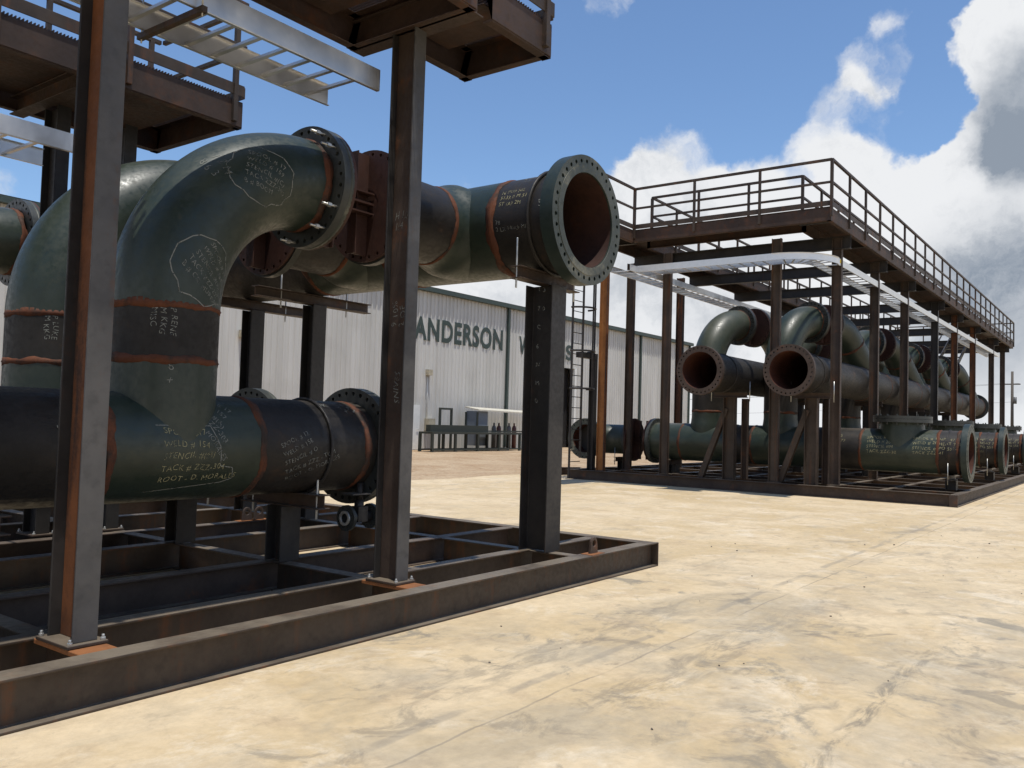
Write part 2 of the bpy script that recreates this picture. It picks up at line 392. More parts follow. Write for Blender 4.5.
def spacer(name, c0, c1, R, label, group):
    """temporary spacer: two drilled plates held apart by a cross of plates"""
    c0 = V(c0); c1 = V(c1); ax = (c1 - c0).normalized(); A, B, N = frame(ax)
    t = thing(name, (c0 + c1) / 2 - V((0, 0, R)), label, 'pipe spacer', group)
    for c in (c0 + ax * .02, c1 - ax * .02):
        m = MB(); m.flange(c, ax, .16, R, R * .92, .02, .035, 28); m.build('end_plate', M['spacer'], t)
        m = MB(); m.tube([c - ax * .014, c + ax * .014], .165, 24); m.build('plate_centre', M['spacer'], t)
    L = (c1 - c0).length - .08
    Rm = Matrix((N, A, B)).transposed()
    for c, g in ((c0 + ax * .04, 1), (c1 - ax * .04, -1)):
        m = MB(); m.box(c + ax * (g * .09), (.18, R * 1.8, .03), Rm)
        m.box(c + ax * (g * .183), (.012, R * 1.8, .12), Rm)
        m.build('upright_stiffener', M['spacer'], t)
    m = MB(); m.box((c0 + c1) / 2, (L, .02, .20), Rm); m.box((c0 + c1) / 2 + A * .1, (L, .016, .22), Rm); m.box((c0 + c1) / 2 - A * .1, (L, .016, .22), Rm); m.build('strut', M['spacer'], t)
    return t

# ================================================================== NEAR SKID (A)
BH = .27
t = thing('skid_base', (5.2, 7, 0), 'near skid frame of rust brown steel beams lying on the concrete in the left foreground', 'skid frame')
def beam(p0, p1, name, mat='steel', h=BH, w=.16, par=None, tf=.016):
    m = MB(); m.ibeam(p0, p1, h, w, tf, .011); return m.build(name, M[mat], par)
z = BH / 2
beam((-4.5, 4.55, z), (8.955, 4.55, z), 'edge_beam', 'steel', BH, .17, t)
beam((8.865, 4.64, z), (8.865, 15.0, z), 'end_beam', 'steel', BH, .17, t)
m = MB(); m.b2((8.957, 4.462, 0.002), (8.973, 4.638, BH - .002)); m.build('end_plate', M['steel'], t)
YL = (5.24, 6.46, 8.02, 9.0, 10.4, 12.0, 13.6)
XC = (-1.2, .6, 2.5, 5.13, 7.45)
for i, y in enumerate(YL):
    beam((-4.5, y, z - .003), (8.77, y, z - .003), 'long_beam', 'steel' if i % 2 == 0 else 'steel_brown', BH, .15, t)
cuts = (4.64,) + tuple(YL) + (15.0,)
for x in XC:
    for a, c in zip(cuts[:-1], cuts[1:]):
        beam((x, a + (.005 if a < 5 else .08), z - .006), (x, c - .08, z - .006), 'cross_beam', 'steel', BH, .14, t)
def lug(par, x, y, z0=BH, ax='x', mat='steel_brown', name='lifting_lug'):
    m = MB(); pr = []
    A = V((1, 0, 0)) if ax == 'x' else V((0, 1, 0)); Nn = V((0, 1, 0)) if ax == 'x' else V((1, 0, 0))
    n = 20; out = []; inn = []
    for k in range(n):
        q = 2 * PI * k / n; inn.append((.033 * math.cos(q), .105 + .033 * math.sin(q)))
        o = (.062 * math.cos(q), .105 + .062 * math.sin(q)) 
        if math.sin(q) < -.2: o = (.075 if math.cos(q) > 0 else -.075, 0) if abs(math.cos(q)) > .5 else (.075 * math.cos(q) / .5, 0)
        out.append(o)
    vs = []
    for s_ in (-.013, .013):
        for pts in (out, inn): vs += [V((x, y, z0)) + A * p[0] + V((0, 0, p[1])) + Nn * s_ for p in pts]
    fs = []
    for k in range(n):
        j = (k + 1) % n
        fs += [(k, j, n + j, n + k), (2 * n + k, 3 * n + k, 3 * n + j, 2 * n + j), (k, 2 * n + k, 2 * n + j, j), (n + k, n + j, 3 * n + j, 3 * n + k)]
    m.add(vs, fs); o = m.build(name, M[mat], par)
    m = MB(); m.b2((x - .13, y - .07, z0 - .001), (x + .13, y + .07, z0 + .006)); m.build('lug_plate', M['rust_top'], par)
    return o
lug(t, 7.66, 4.55); lug(t, 6.72, 9.0, BH - .003); lug(t, 6.90, 9.0, BH - .003)

def column(x, y, z0, z1, label, d=.29, bf=.145, mats=('steel', 'steel_blue', 'steel_dark'), rz=0, cat='column', group='steel columns', name='steel_column', bolts=True, plate=True):
    """H column; web along X (local), outer flange towards -Y"""
    t = thing(name, (x, y, z0), label, cat, group)
    # the H lies with flanges facing +-Y, depth d along Y
    H = z1 - z0
    m = MB(); m.b2((x - .006, y - d / 2 + .017, z0 + .02), (x + .006, y + d / 2 - .017, z1)); m.build('web', M[mats[0]], t)
    m = MB(); m.b2((x - bf / 2, y - d / 2, z0 + .02), (x + bf / 2, y - d / 2 + .016, z1)); m.build('flange', M[mats[1]], t)
    m = MB(); m.b2((x - bf / 2, y + d / 2 - .016, z0 + .02), (x + bf / 2, y + d / 2, z1)); m.build('flange', M[mats[2]], t)
    if plate:
        m = MB(); m.b2((x - bf / 2 - .045, y - d / 2 - .04, z0), (x + bf / 2 + .045, y + d / 2 + .04, z0 + .02)); m.build('base_plate', M['steel_brown'], t)
    if bolts:
        for sx in (-1, 1):
            for sy in (-1, 1):
                m = MB(); c = (x + sx * (bf / 2 + .022), y + sy * (d / 2 + .018), z0 + .02)
                m.tube([c, (c[0], c[1], c[2] + .016)], .016, 6, True, False); m.tube([(c[0], c[1], c[2] + .016), (c[0], c[1], c[2] + .032)], .009, 10); m.build('anchor_bolt', M['bolt'], t)
    return t
c1 = column(2.53, 4.94, BH, 4.84, 'foremost steel column at the left with a rust orange web and grey outer flange', mats=('steel_rusty', 'steel_blue', 'steel_dark'))
c2 = column(5.11, 4.94, BH, 4.84, 'steel column with chalk marks on its brown web, between the two near platforms', d=.265, bf=.135, mats=('steel_brown', 'steel_blue', 'steel_dark'))
# stub plates between columns and the outer beam
for x in (2.53, 5.11):
    m = MB(); m.b2((x - .11, 4.64, BH - .03), (x + .11, 5.16, BH - .002)); m.build('stub_plate', M['rust_top'], t)
FC = 5.11 - .0085
chalk(['H 10', '1/4'], lambda u, v: (FC, 5.02 - u, v), c2, .075, 1.2, u0=.0, v0=3.25, squash=.7)
chalk(['9 10%', '2 OF'], lambda u, v: (FC, 4.94 + v, u), c2, .065, 1.25, u0=2.35, v0=.02)
chalk(['SNIVES'], lambda u, v: (FC, 4.94 + v, u), c2, .065, 1.2, u0=1.72, v0=-.03)

# ---------------- lower manifold pipes of the near skid
BE = 1.288
def manifoldA(y, label, xl=-4.0, xend=5.80, detail=True, zl=1.32, ze=3.69, R=.417, xr=3.77):
    t = thing('manifold_pipe', (xr, y, 0), label, 'manifold pipe', 'elbowed manifold pipes')
    m = MB(); m.tube([(xl, y, zl), (xr - .60, y, zl)], R, 56, True); m.build('pipe', M['black'], t)
    m = MB(); m.tube([(xr + .69, y, zl), (xend - .05, y, zl)], R, 56, False); m.build('pipe', M['black'], t)
    m = MB(); m.tube([(xr - .60, y, zl), (xr + .69, y, zl)], R + .004, 56, False)
    # saddle: branch swells where it meets the run
    m.tube([(xr, y, q) for q in (zl + .02, zl + R * 1.6)], R, 56, False); m.build('tee', M['olive'], t)
    for x in (xr - .60, xr + .69): wband(t, (x, y, zl), (1, 0, 0), R + .004, .055)
    ztop = ze - BE
    m = MB(); m.tube([(xr, y, zl + R * 1.6), (xr, y, ztop)], R, 56, False); m.build('riser', M['blackbrown'], t)
    for q in (zl + R * 1.6, ztop): wband(t, (xr, y, q), (0, 0, 1), R, .045)
    m = MB(); m.tube(arc((xr + BE, y, ztop), (-1, 0, 0), (0, 0, 1), BE, n=36), R + .003, 56, False); el = m.build('elbow', M['olive'], t)
    wband(t, (xr + BE - .02, y, ze), (1, 0, 0), R + .003, .06)
    fl(t, (xr + BE + .07, y, ze), (1, 0, 0), R - .02, .558, .075, 32, 'flange_dark')
    m = MB(); m.ring((xr + BE + .129, y, ze), (1, 0, 0), R - .02, .558, .042, 64); m.build('flange_rim', M['flange'], t)
    wband(t, (xend - .16, y, zl), (1, 0, 0), R, .06)
    fl(t, (xend, y, zl), (1, 0, 0), R - .02, .558, .075, 32, 'flange_dark')
    m = MB(); m.ring((xend + .059, y, zl), (1, 0, 0), R - .02, .558, .042, 64); m.build('flange_rim', M['flange'], t)
    m = MB(); m.tube([(xend - .5, y, zl), (xend - .48, y, zl)], R - .01, 40); m.build('pipe_plug', M['dark'], t)
    strap(t, (5.18, y, zl), (1, 0, 0), R)
    return t
p1 = manifoldA(6.2, 'front dark green manifold pipe of the near skid, its big elbow covered in chalk notes')
p2 = manifoldA(7.78, 'second manifold pipe of the near skid, its elbow rising behind the foremost column', xr=3.72)
p3 = manifoldA(11.6, 'rear manifold pipe of the near skid whose flanged elbow just shows at the far left', detail=False, xr=3.60)
R = .417; zl = 1.32; KS = .954
F0 = cylX(6.2, zl, R + .005); F = lambda u, v: F0(u * KS, v * KS)
chalk(['SPOOL #17', 'WELD # 154', 'STENCIL #(M)', 'TACK # ZZZ-304', 'ROOT - D. MORALES'], F, p1, .056, 1.75, u0=3.74, v0=.12, outline=None, mat='yellow_chalk')
chalk(['N 3'], F, p1, .06, u0=3.86, v0=.22, outline=[(-.18, -.03), (.30, -.03), (.38, -.20), (.40, -.36), (.52, -.38), (.55, -.48), (.45, -.52), (-.2, -.60)])
chalk(['SPOOL # 17', 'WELD # 157', 'STENCIL #(A)', 'TACK # ZZZ-303', 'ROOT - D. MORALES'], F, p1, .052, 1.5, u0=4.16, v0=.60, rot=-.95)
chalk(['SPOOL # 12', 'WELD # 158', 'STENCIL # O', 'TACK # ZZZ - TOM', 'ROOT - D. MORALES'], F, p1, .048, 1.8, u0=4.86, v0=.0, rot=.38)
chalk(['VT', 'OK'], F, p1, .07, 1.3, u0=5.42, v0=.55)
chalk(['7-R 3', 'A K'], F, p1, .06, 1.3, u0=5.72, v0=.50, rot=-.9)
chalk(['HEAT 88 C'], F, p1, .07, 1.3, u0=2.95, v0=.12, rot=.5)
chalk(['NPS 36 SCH'], F, p1, .08, 1.3, u0=2.05, v0=.22, rot=1.3)
G = cylZ(3.77, 6.2, R, -PI * .62)
chalk(['P RENE', 'M KKG', 'MISC'], lambda u, v: G(v, 2.40 - u), p1, .05, 1.4, u0=.03, v0=-.02)
chalk(['8', '+'], G, p1, .07, 1.3, u0=-.03, v0=1.9)
# elbow map: u along bend (from riser), v around (0 = facing -Y, + towards outside)
def elb(u, v):
    a = u / BE; q = v / R
    rad = BE + (R + .006) * math.sin(q)
    return (3.77 + BE - rad * math.cos(a), 6.2 - (R + .006) * math.cos(q), 3.69 - BE + rad * math.sin(a))
chalk(['SPOOL # 17', 'WELD # 168', 'STENCIL #(M)', 'TACK ZZZ-207', 'B # CO MURRAY'], lambda u, v: elb(.15 + v, -u), p1, .046, 1.5, u0=.0, v0=.36, rot=-.6, outline=loop(.17, -.15, .30, .26))
chalk(['SPOOL # 17', 'WELD # 159', 'STENCIL #(C)', 'TACK ZZZ-303', 'B # BOOM'], lambda u, v: elb(1.55 + v, -u), p1, .045, 1.5, u0=-.28, v0=-.24, rot=.75, outline=loop(.16, -.14, .29, .25))
chalk(['1 2 M', '8 6 3'], lambda u, v: elb(1.0 + v, -u), p1, .07, 1.4, u0=-.42, v0=.1, rot=-.3)
G2 = cylZ(3.72, 7.78, R, -PI * .66)
chalk(['P LUKE', 'M KKG'], lambda u, v: G2(v, 2.40 - u), p2, .05, 1.3, u0=.02, v0=-.02)
# a few long temporary bolts left in the elbow flange
for i, q in enumerate((.55, .95, 2.05, 2.5, 3.3)):
    yy_, zz_ = 6.2 - .513 * math.sin(q), 3.69 + .513 * math.cos(q)
    m = MB(); m.tube([(4.93, yy_, zz_), (5.20, yy_, zz_)], .011, 8); m.tube([(4.99, yy_, zz_), (5.03, yy_, zz_)], .022, 6, True, False); m.build('flange_bolt', M['bolt'], p1)
# drain valve under the end of the front pipe
m = MB(); x, y = 5.70, 5.95
m.tube([(x, y, .80), (x, y, .98)], .035, 16); m.build('drain_neck', M['black'], p1)
m = MB(); m.b2((x - .16, y - .09, .875), (x + .16, y + .09, .888)); m.build('drain_plate', M['steel_blue'], p1)
m = MB(); m.tube([(x - .14, y, .66), (x + .14, y, .66)], .055, 18); m.b2((x - .06, y - .06, .62), (x + .06, y + .06, .76)); m.tube([(x, y, .7), (x, y, .82)], .045, 14); dv = m.build('drain_valve', M['steel_dark'], p1)
for s_ in (-1, 1):
    m = MB(); m.flange((x + s_ * .15, y, .66), (1, 0, 0), .045, .12, .09, .011, .035, 8); m.build('valve_flange', M['flange_dark'], dv)
    m = MB(); m.ring((x + s_ * .175, y, .66), (1, 0, 0), .045, .068, .02, 24); m.build('valve_face', M['bolt'], dv)

# ---------------- spacers
spacer('pipe_spacer', (5.20, 6.2, 3.69), (5.93, 6.2, 3.69), .558, 'red brown spacer plates bolted to the chalk covered elbow flange', 'valve spacers')
spacer('pipe_spacer', (5.15, 7.78, 3.69), (5.93, 7.78, 3.69), .558, 'red brown spacer plates half hidden behind the near elbow flange', 'valve spacers')
spacer('pipe_spacer', (5.03, 11.6, 3.69), (5.93, 11.6, 3.69), .558, 'red brown spacer on the rearmost elbow of the near skid', 'valve spacers')

# ---------------- header of the near skid
XH, ZH, RH = 7.47, 3.69, .52
h = thing('header_pipe', (XH, 4.62, 0), 'large open ended header pipe across the near skid, its bolted flange facing the yard', 'header pipe', 'open ended header pipes')
m = MB(); m.tube([(XH, 4.70, ZH), (XH, 5.48, ZH)], RH, 64, False); m.build('pipe', M['black'], h)
for (a, c_, yb) in ((5.48, 6.92, 6.2), (7.08, 8.48, 7.78), (10.9, 12.3, 11.6)):
    m = MB(); m.tube([(XH, a, ZH), (XH, c_, ZH)], RH + .004, 64, False)
    m.tube([(q, yb, ZH - .01) for q in (XH - .1, XH - RH * .72, XH - RH * .86, XH - RH * .96, XH - RH * 1.05, XH - RH * 1.14, XH - RH * 1.3)], [.516, .512, .492, .468, .446, .430, R + .004], 64, False)
    m.build('tee', M['olive'], h)
    wband(h, (XH, a, ZH), (0, 1, 0), RH + .004, .075); wband(h, (XH, c_, ZH), (0, 1, 0), RH + .004, .06)
    m = MB(); m.tube([(XH - RH * 1.3, yb, ZH - .01), (5.98, yb, ZH - .01)], R, 56, False); m.build('branch', M['black'], h)
    wband(h, (XH - RH * 1.28, yb, ZH - .01), (1, 0, 0), R + .003, .06)
    fl(h, (5.975, yb, ZH - .02), (1, 0, 0), R - .02, .558, .08, 32, 'flange_dark')
for a, c_ in ((6.92, 7.08), (8.48, 10.9), (12.3, 13.4)):
    m = MB(); m.tube([(XH, a, ZH), (XH, c_, ZH)], RH, 64, False); m.build('pipe', M['blackbrown'], h)
m = MB(); m.tube([(XH, 13.4, ZH), (XH, 13.46, ZH)], .68, 48); m.build('end_plate', M['flange_dark'], h)
wband(h, (XH, 4.80, ZH), (0, 1, 0), RH + .002, .05)
fl(h, (XH, 4.67, ZH), (0, 1, 0), RH - .035, .665, .15, 36, 'flange', rh=.022)
m = MB(); m.ring((XH, 4.595, ZH), (0, 1, 0), RH - .033, RH + .045, .012, 72); m.build('raised_face', M['flange'], h)
m = MB(); m.tube([(XH, 4.61, ZH), (XH, 8.6, ZH)], RH - .036, 64, False); m.build('bore', M['bore_dark'], h)
m = MB(); m.tube([(XH, 8.58, ZH), (XH, 8.6, ZH)], RH - .03, 48); m.build('bore_end', M['dark'], h)
strap(h, (XH, 4.98, ZH), (0, 1, 0), RH, r=.021, mat='black')
F = cylY(XH, ZH, RH)
chalk(['N PUP N2', '5133.0 M 51', 'ST (A) 2M'], F, h, .05, 1.5, 'yellow_chalk', u0=-5.38, v0=.28)
chalk(['78', '2 LB 14/40 MM'], F, h, .05, 1.5, u0=-5.40, v0=-.06)
chalk(['SPOOL 203', 'R 42 HEAT', '14 7'], F, h, .045, 1.5, u0=-5.22, v0=.58)
chalk(['5'], F, h, .09, 1.3, u0=-4.86, v0=.35); chalk(['5'], F, h, .09, 1.3, u0=-4.88, v0=.06)
chalk(['VT-OK 12'], F, h, .06, 1.3, u0=-5.05, v0=.5)

# ---------------- pipe supports
def support(x, y, z0, z1, label, w=.22, d=.22, along='x', saddle=.95, sr=None, name='pipe_support', mat='steel_dark', rods=True, group='pipe supports'):
    t = thing(name, (x, y, z0), label, 'pipe support', group)
    m = MB(); m.ibeam((x, y, z0), (x, y, z1 - .13), d, w, .016, .011, (0, 1, 0)); m.build('post', M[mat], t)
    a = V((1, 0, 0)) if along == 'x' else V((0, 1, 0))
    m = MB(); c = V((x, y, z1 - .065)); m.ibeam(c - a * saddle / 2, c + a * saddle / 2, .13, .14, .012, .009); m.build('saddle_beam', M['steel_brown'], t)
    if rods:
        for s_ in (-1, 1):
            m = MB(); q = c + a * (s_ * (rods if not rods is True else saddle * .42)); m.tube([q + V((0, 0, -.16)), q + V((0, 0, .35))], .011, 8); m.build('clamp_rod', M['bolt'], t)
    return t
support(5.15, 6.36, BH, 1.32 - R, 'short support post under the front pipe of the near skid, beside the drain valve', along='y', saddle=1.1, rods=.45)
support(5.13, 7.95, BH, 1.32 - R, 'short support post under the second pipe of the near skid', along='y', saddle=1.1, rods=.45)
support(2.5, 6.4, BH, 1.32 - R, 'short support post hidden by the foremost column', along='y', saddle=1.1, rods=.45)
hs = support(7.45, 5.08, BH, ZH - RH, 'tall dark support post holding up the open header flange', w=.27, d=.34, along='x', saddle=1.12, rods=.54)
support(7.45, 8.74, BH, ZH - RH, 'tall support post under the header pipe, seen against the building', along='x', saddle=1.9, rods=.55)
support(7.45, 10.02, BH, ZH - RH, 'tall support post behind, left of the one seen against the building', along='x', saddle=1.9, rods=.55)
chalk(['1 3', '', '7 0', '', 'C', '', '6', '', 'N', '', 'M', '', '0'], lambda u, v: (7.45 - .138, 5.14 - u, v), hs, .055, 1.75, u0=.05, v0=2.95)

# ---------------- platforms of the near skid
def rail_post(par, x, y, z0, z1, mat='steel', w=.055, name='rail_post'):
    m = MB(); m.b2((x - w / 2, y - w / 2, z0), (x + w / 2, y + w / 2, z1)); return m.build(name, M[mat], par)
def bar(par, p0, p1, w=.05, h=.05, mat='steel', name='top_rail'):
    m = MB(); hw = w / 2; hh = h / 2; m.prism([(-hw, -hh), (hw, -hh), (hw, hh), (-hw, hh)], p0, p1); return m.build(name, M[mat], par)
def platformA(x0, x1, y0, y1, zb, label, beams, near_rail=True, far_rail=True, t=None, end_rail=True, far_to=None):
    t = t or thing('access_platform', ((x0 + x1) / 2, (y0 + y1) / 2, zb), label, 'platform', 'steel access platforms')
    H = .30
    for (a, c_) in (((x0, y0), (x1, y0)), ((x1, y0), (x1, y1)), ((x1, y1), (x0, y1))):
        m = MB(); m.channel((*a, zb + H / 2), (*c_, zb + H / 2), H, -.085, .010); m.build('fascia_channel', M['deck'], t)
    m = MB(); x = x0 + .05
    while x < x1 - .03: m.b2((x - .004, y0 + .014, zb + H + .003), (x + .004, y1 - .014, zb + H + .035)); x += .034
    y = y0 + .1
    while y < y1 - .02: m.b2((x0, y - .004, zb + H + .026), (x1 - .02, y + .004, zb + H + .037)); y += .1
    m.build('grating', M['deck'], t)
    m = MB(); m.b2((x0, y0 + .09, zb + .16), (x1 - .35, y1 - .09, zb + .172)); m.build('soffit_plate', M['deck'], t)
    for x in beams:
        m = MB(); m.ibeam((x, y0 + .02, zb + .05), (x, y1 - .02, zb + .05), .2, .15); m.build('cross_beam', M['steel_brown'], t)
    sides = []
    if near_rail: sides.append(y0 - .03)
    if far_rail: sides.append(y1 + .03)
    for y in sides:
        xe = x1
        if y > y0 and far_to: xe = far_to
        bar(t, (x0, y, zb + 1.42), (xe, y, zb + 1.42)); bar(t, (x0, y, zb + .92), (xe, y, zb + .92), name='mid_rail')
        bar(t, (x0, y, zb + .42), (xe, y, zb + .42), .012, .13, name='toe_board')
        x = xe - .12
        while x > x0: rail_post(t, x, y, zb + .05, zb + 1.40); x -= 1.25
    if not end_rail: return t
    bar(t, (x1 + .03, y0, zb + 1.42), (x1 + .03, y1, zb + 1.42)); bar(t, (x1 + .03, y0, zb + .92), (x1 + .03, y1, zb + .92), name='mid_rail'); bar(t, (x1 + .03, y0, zb + .42), (x1 + .03, y1, zb + .42), .012, .13, name='toe_board')
    return t
pa = platformA(5.30, 6.15, 4.22, 5.20, 4.82, 'rusty walkway end on top of the chalk marked near column', ())
platformA(-3, 5.10, 4.22, 5.60, 4.82, '', (2.55,), t=pa, end_rail=False, far_to=3.3)  # unseen far rail ends early, shaped for its shadow bands on the elbow
platformA(-3, 5.88, 8.28, 10.0, 4.84, 'rusty brown platform at the upper left, behind the foremost column', (4.2,))
m = MB(); m.ibeam((5.15, 4.25, 4.95), (5.15, 5.62, 4.95), .26, .17); 
o = m.build('column_cap_beam', M['steel_brown'], None, (5.23, 4.9, 4.85)); tag(o, 'cross beam resting on the head of the chalk marked column', 'beam')
column(4.35, 9.35, BH, 4.8, 'dark column under the upper left platform, half seen beside the second elbow', mats=('steel_dark', 'steel_dark', 'steel_dark'))
column(5.07, 9.3, BH, 4.8, 'dark column under the upper left platform, just right of the foremost column', mats=('steel_dark', 'steel_dark', 'steel_dark'))

# ---------------- cable trays
def tray(name, p0, p1, w, h, step, label, side=(0, 1, 0), flange=.03, group='ladder cable trays', hangers=()):
    """ladder tray from p0 to p1 (bottom corner line), width w towards `side`"""
    p0 = V(p0); p1 = V(p1); d = (p1 - p0).normalized(); sd = V(side); L = (p1 - p0).length
    t = thing(name, (p0 + p1) / 2, label, 'cable tray', group); r = d.cross(V((0, 0, 1))); sg = 1 if r.dot(sd) > 0 else -1
    for off, s_ in ((0, sg), (w, -sg)):
        m = MB(); m.channel(p0 + sd * off + V((0, 0, h / 2)), p1 + sd * off + V((0, 0, h / 2)), h, flange * s_, .004); m.build('side_rail', M['alu'], t)
    k = int(L / step); proto = None
    for i in range(k):
        c = p0 + d * (step * (i + .45))
        if proto is None:
            m = MB(); a = c + sd * .004 + V((0, 0, .03)); e = c + sd * (w - .004) + V((0, 0, .03)); m.prism([(-.018, -.011), (.018, -.011), (.018, .011), (-.018, .011)], a, e)
            proto = m.build('rung', M['alu'], t); c00 = c
        else:
            q = proto.copy(); COL.objects.link(q); q.parent = t; q.location = c - c00
    for (x, zt) in hangers:
        c = p0 + d * x
        m = MB(); m.b2(*[tuple(c + sd * a + d * e + V((0, 0, zz))) for a, e, zz in ((-.08, -.02, -.045), (w + .08, .02, -.003))]); m.build('strut', M['steel'], t)
        for off in (-.05, w + .05):
            m = MB(); m.tube([c + sd * off + V((0, 0, -.07)), V((*(c + sd * off).xy, zt))], .006, 8); m.build('hanger_rod', M['bolt'], t)
    return t
tray('cable_tray', (-2.0, 5.11, 4.31), (4.95, 5.11, 4.31), .64, .18, .228, 'aluminium ladder cable tray overhead at the upper left, ending in mid air', hangers=((5.25, 4.8),))
tray('cable_tray', (-2.0, 7.98, 3.97), (3.93, 7.98, 3.97), .74, .17, .26, 'short end of aluminium cable tray hanging by a rod at the left edge', hangers=((5.1, 4.9),))

# ================================================================== FAR SKID (B)
X0, X1, Y0, Y1 = 21.12, 54.0, 3.36, 13.48
t = thing('skid_base', (30, 8, 0), 'far skid frame of rusty beams carrying the tall platform on the right', 'skid frame')
z = BH / 2
beam((X0, Y0 + .1, z), (X0, Y1, z), 'edge_beam', 'steel_brown', BH, .17, t)
beam((X0 - .08, Y0, z), (X1, Y0, z), 'side_beam', 'steel_brown', BH, .17, t)
beam((X0 + .1, Y1 - .08, z), (X1, Y1 - .08, z), 'side_beam', 'steel_brown', BH, .17, t)
m = MB(); m.b2((X0 - .097, Y0 - .084, .002), (X0 - .082, Y0 + .084, BH - .002)); m.build('end_plate', M['steel_brown'], t)
for y in (4.9, 6.1, 7.6, 9.0, 10.7, 12.3): beam((X0 + .1, y, z - .004), (X1, y, z - .004), 'long_beam', 'steel', BH, .15, t)
for x in (22.2, 23.6, 25.3, 27.3, 29.4, 32, 34, 36, 38, 42, 46, 50, 53.9):
    beam((x, Y0 + .1, z - .008), (x, Y1 - .18, z - .008), 'cross_beam', 'steel_brown', BH, .14, t)
ZD = 6.40
colsB = [(21.2, 12.42, 'rusty_steel column, bright orange, at the left end of the far skid', ('steel_orange', 'steel_rusty', 'steel_orange')),
 (22.45, 12.25, 'second column from the left of the far skid, next to the orange one', None),
 (21.55, 10.62, 'column of the far skid standing left of the first open header flange', None),
 (25.4, 12.05, 'column of the far skid standing behind, just right of the third from the left', ('steel_rusty', 'steel_brown', 'steel_brown')),
 (21.15, 7.42, 'column of the far skid crossing between the two open header flanges', None),
 (21.65, 6.08, 'corner column of the far skid under the outer bend of the railing', ('steel_brown', 'steel_brown', 'steel')),
 (25.35, 6.08, 'second column along the receding side of the far skid, behind the blind flange tee', None),
 (29.1, 6.08, 'third column along the receding side of the far skid', None),
 (34.0, 6.08, 'fourth column along the receding side of the far skid', ('steel_dark', 'steel_dark', 'steel_dark')),
 (38.0, 6.08, 'fifth column along the receding side of the far skid, orange brown', ('steel_rusty', 'steel_brown', 'steel')),
 (42.6, 6.08, 'sixth column along the receding side of the far skid, orange brown', ('steel_rusty', 'steel_brown', 'steel')),
 (48.4, 6.08, 'next to last column on the receding side of the far skid', ('steel_brown', 'steel_brown', 'steel_brown')),
 (52.6, 6.08, 'last column on the receding side of the far skid, against the cloudy sky', None),
 (46.5, 9.8, 'thin looking column at the back of the far skid beside the stair', ('steel_dark', 'steel_dark', 'steel_dark'))]
for x, y, lab, mt in colsB:
    column(x, y, BH, ZD, lab.replace('rusty_steel', 'rusty steel'), .235, .128, mt or ('steel', 'steel_brown', 'steel'), group='columns of the far platform', bolts=False)

# ---- platform B
t = thing('access_platform', (30, 8, ZD), 'long railed platform on columns over the far skid, bending away at the right', 'platform', 'steel access platforms')
def fas(p0, p1, inside=1):
    m = MB(); m.channel((*p0, ZD + .15), (*p1, ZD + .15), .30, -.08 * inside, .01); m.build('fascia_channel', M['deck'], t)
YO, YI, XO, XI = 5.74, 6.66, 19.85, 20.78
YL0, YL1, XW = 10.80, 11.75, 18.3
XE, XEI = 54.0, 53.0
fas((XO, YL0), (XO, YO)); fas((XO, YO), (XE, YO)); fas((XE, YO), (XE, YL1)); fas((XE, YL1), (XW, YL1)); fas((XW, YL1), (XW, YL0)); fas((XW, YL0), (XO, YL0))
fas((XI, YI), (XI, YL0)); fas((XI, YL0), (XEI, YL0)); fas((XEI, YI), (XI, YI))
for (a, c_) in (((XO, YO), (XI, YL0)), ((XI, YO), (XE, YI)), ((XW, YL0), (XE, YL1))):
    m = MB(); m.b2((a[0] + .012, a[1] + .012, ZD + .305), (c_[0] - .012, c_[1] - .012, ZD + .335)); m.build('deck_grating', M['deck'], t)
for x in (21.65, 25.35, 29.1, 34.0, 38.0, 42.6, 48.4, 52.6):
    m = MB(); m.ibeam((x, YO + .02, ZD - .16), (x, YL1 - .02, ZD - .16), .31, .16); m.build('cross_beam', M['steel_dark'], t)
for x in (20.2, 23.4, 27.2, 31.5, 36, 40.3, 45.5, 50.5):
    for a, c_ in ((YO, YI), (YL0, YL1)):
        m = MB(); m.ibeam((x, a + .1, ZD + .15), (x, c_ - .1, ZD + .15), .22, .12); m.build('joist', M['steel_dark'], t)
def rail(pts, skip_first=False):
    zt = ZD + .335 + 1.07
    for a, c_ in zip(pts[:-1], pts[1:]):
        a = V((*a, 0)); c_ = V((*c_, 0)); L = (c_ - a).length; d = (c_ - a) / L
        bar(t, a + V((0, 0, zt)), c_ + V((0, 0, zt)), .06, .055); bar(t, a + V((0, 0, zt - .52)), c_ + V((0, 0, zt - .52)), .045, .05, name='mid_rail')
        bar(t, a + V((0, 0, ZD + .40)), c_ + V((0, 0, ZD + .40)), .012, .12, name='toe_board')
        n = max(1, round(L / 1.5))
        for i in range(n + 1):
            p = a + (c_ - a) * (i / n)
            if 0 < i < n or i == 0 or pts[-1] == tuple(c_.xy): rail_post(t, p.x, p.y, ZD + .1, zt - .02, w=.065 if i in (0, n) else .055)
rail([(XW - .03, YL1), (XW - .03, YL0 - .03), (XO - .03, YL0 - .03), (XO - .03, YO - .03), (XE + .03, YO - .03), (XE + .03, YL1 + .03), (23.2, YL1 + .03)])
rail([(XEI - .1, YI + .03), (XI + .03, YI + .03), (XI + .03, YL0 - .03), (XEI - .1, YL0 - .03)])
m = MB(); m.b2((XO - .004, 6.05, ZD + .02), (XO - .001, 6.3, ZD + .28)); m.build('rust_patch', M['rust_top'], t)

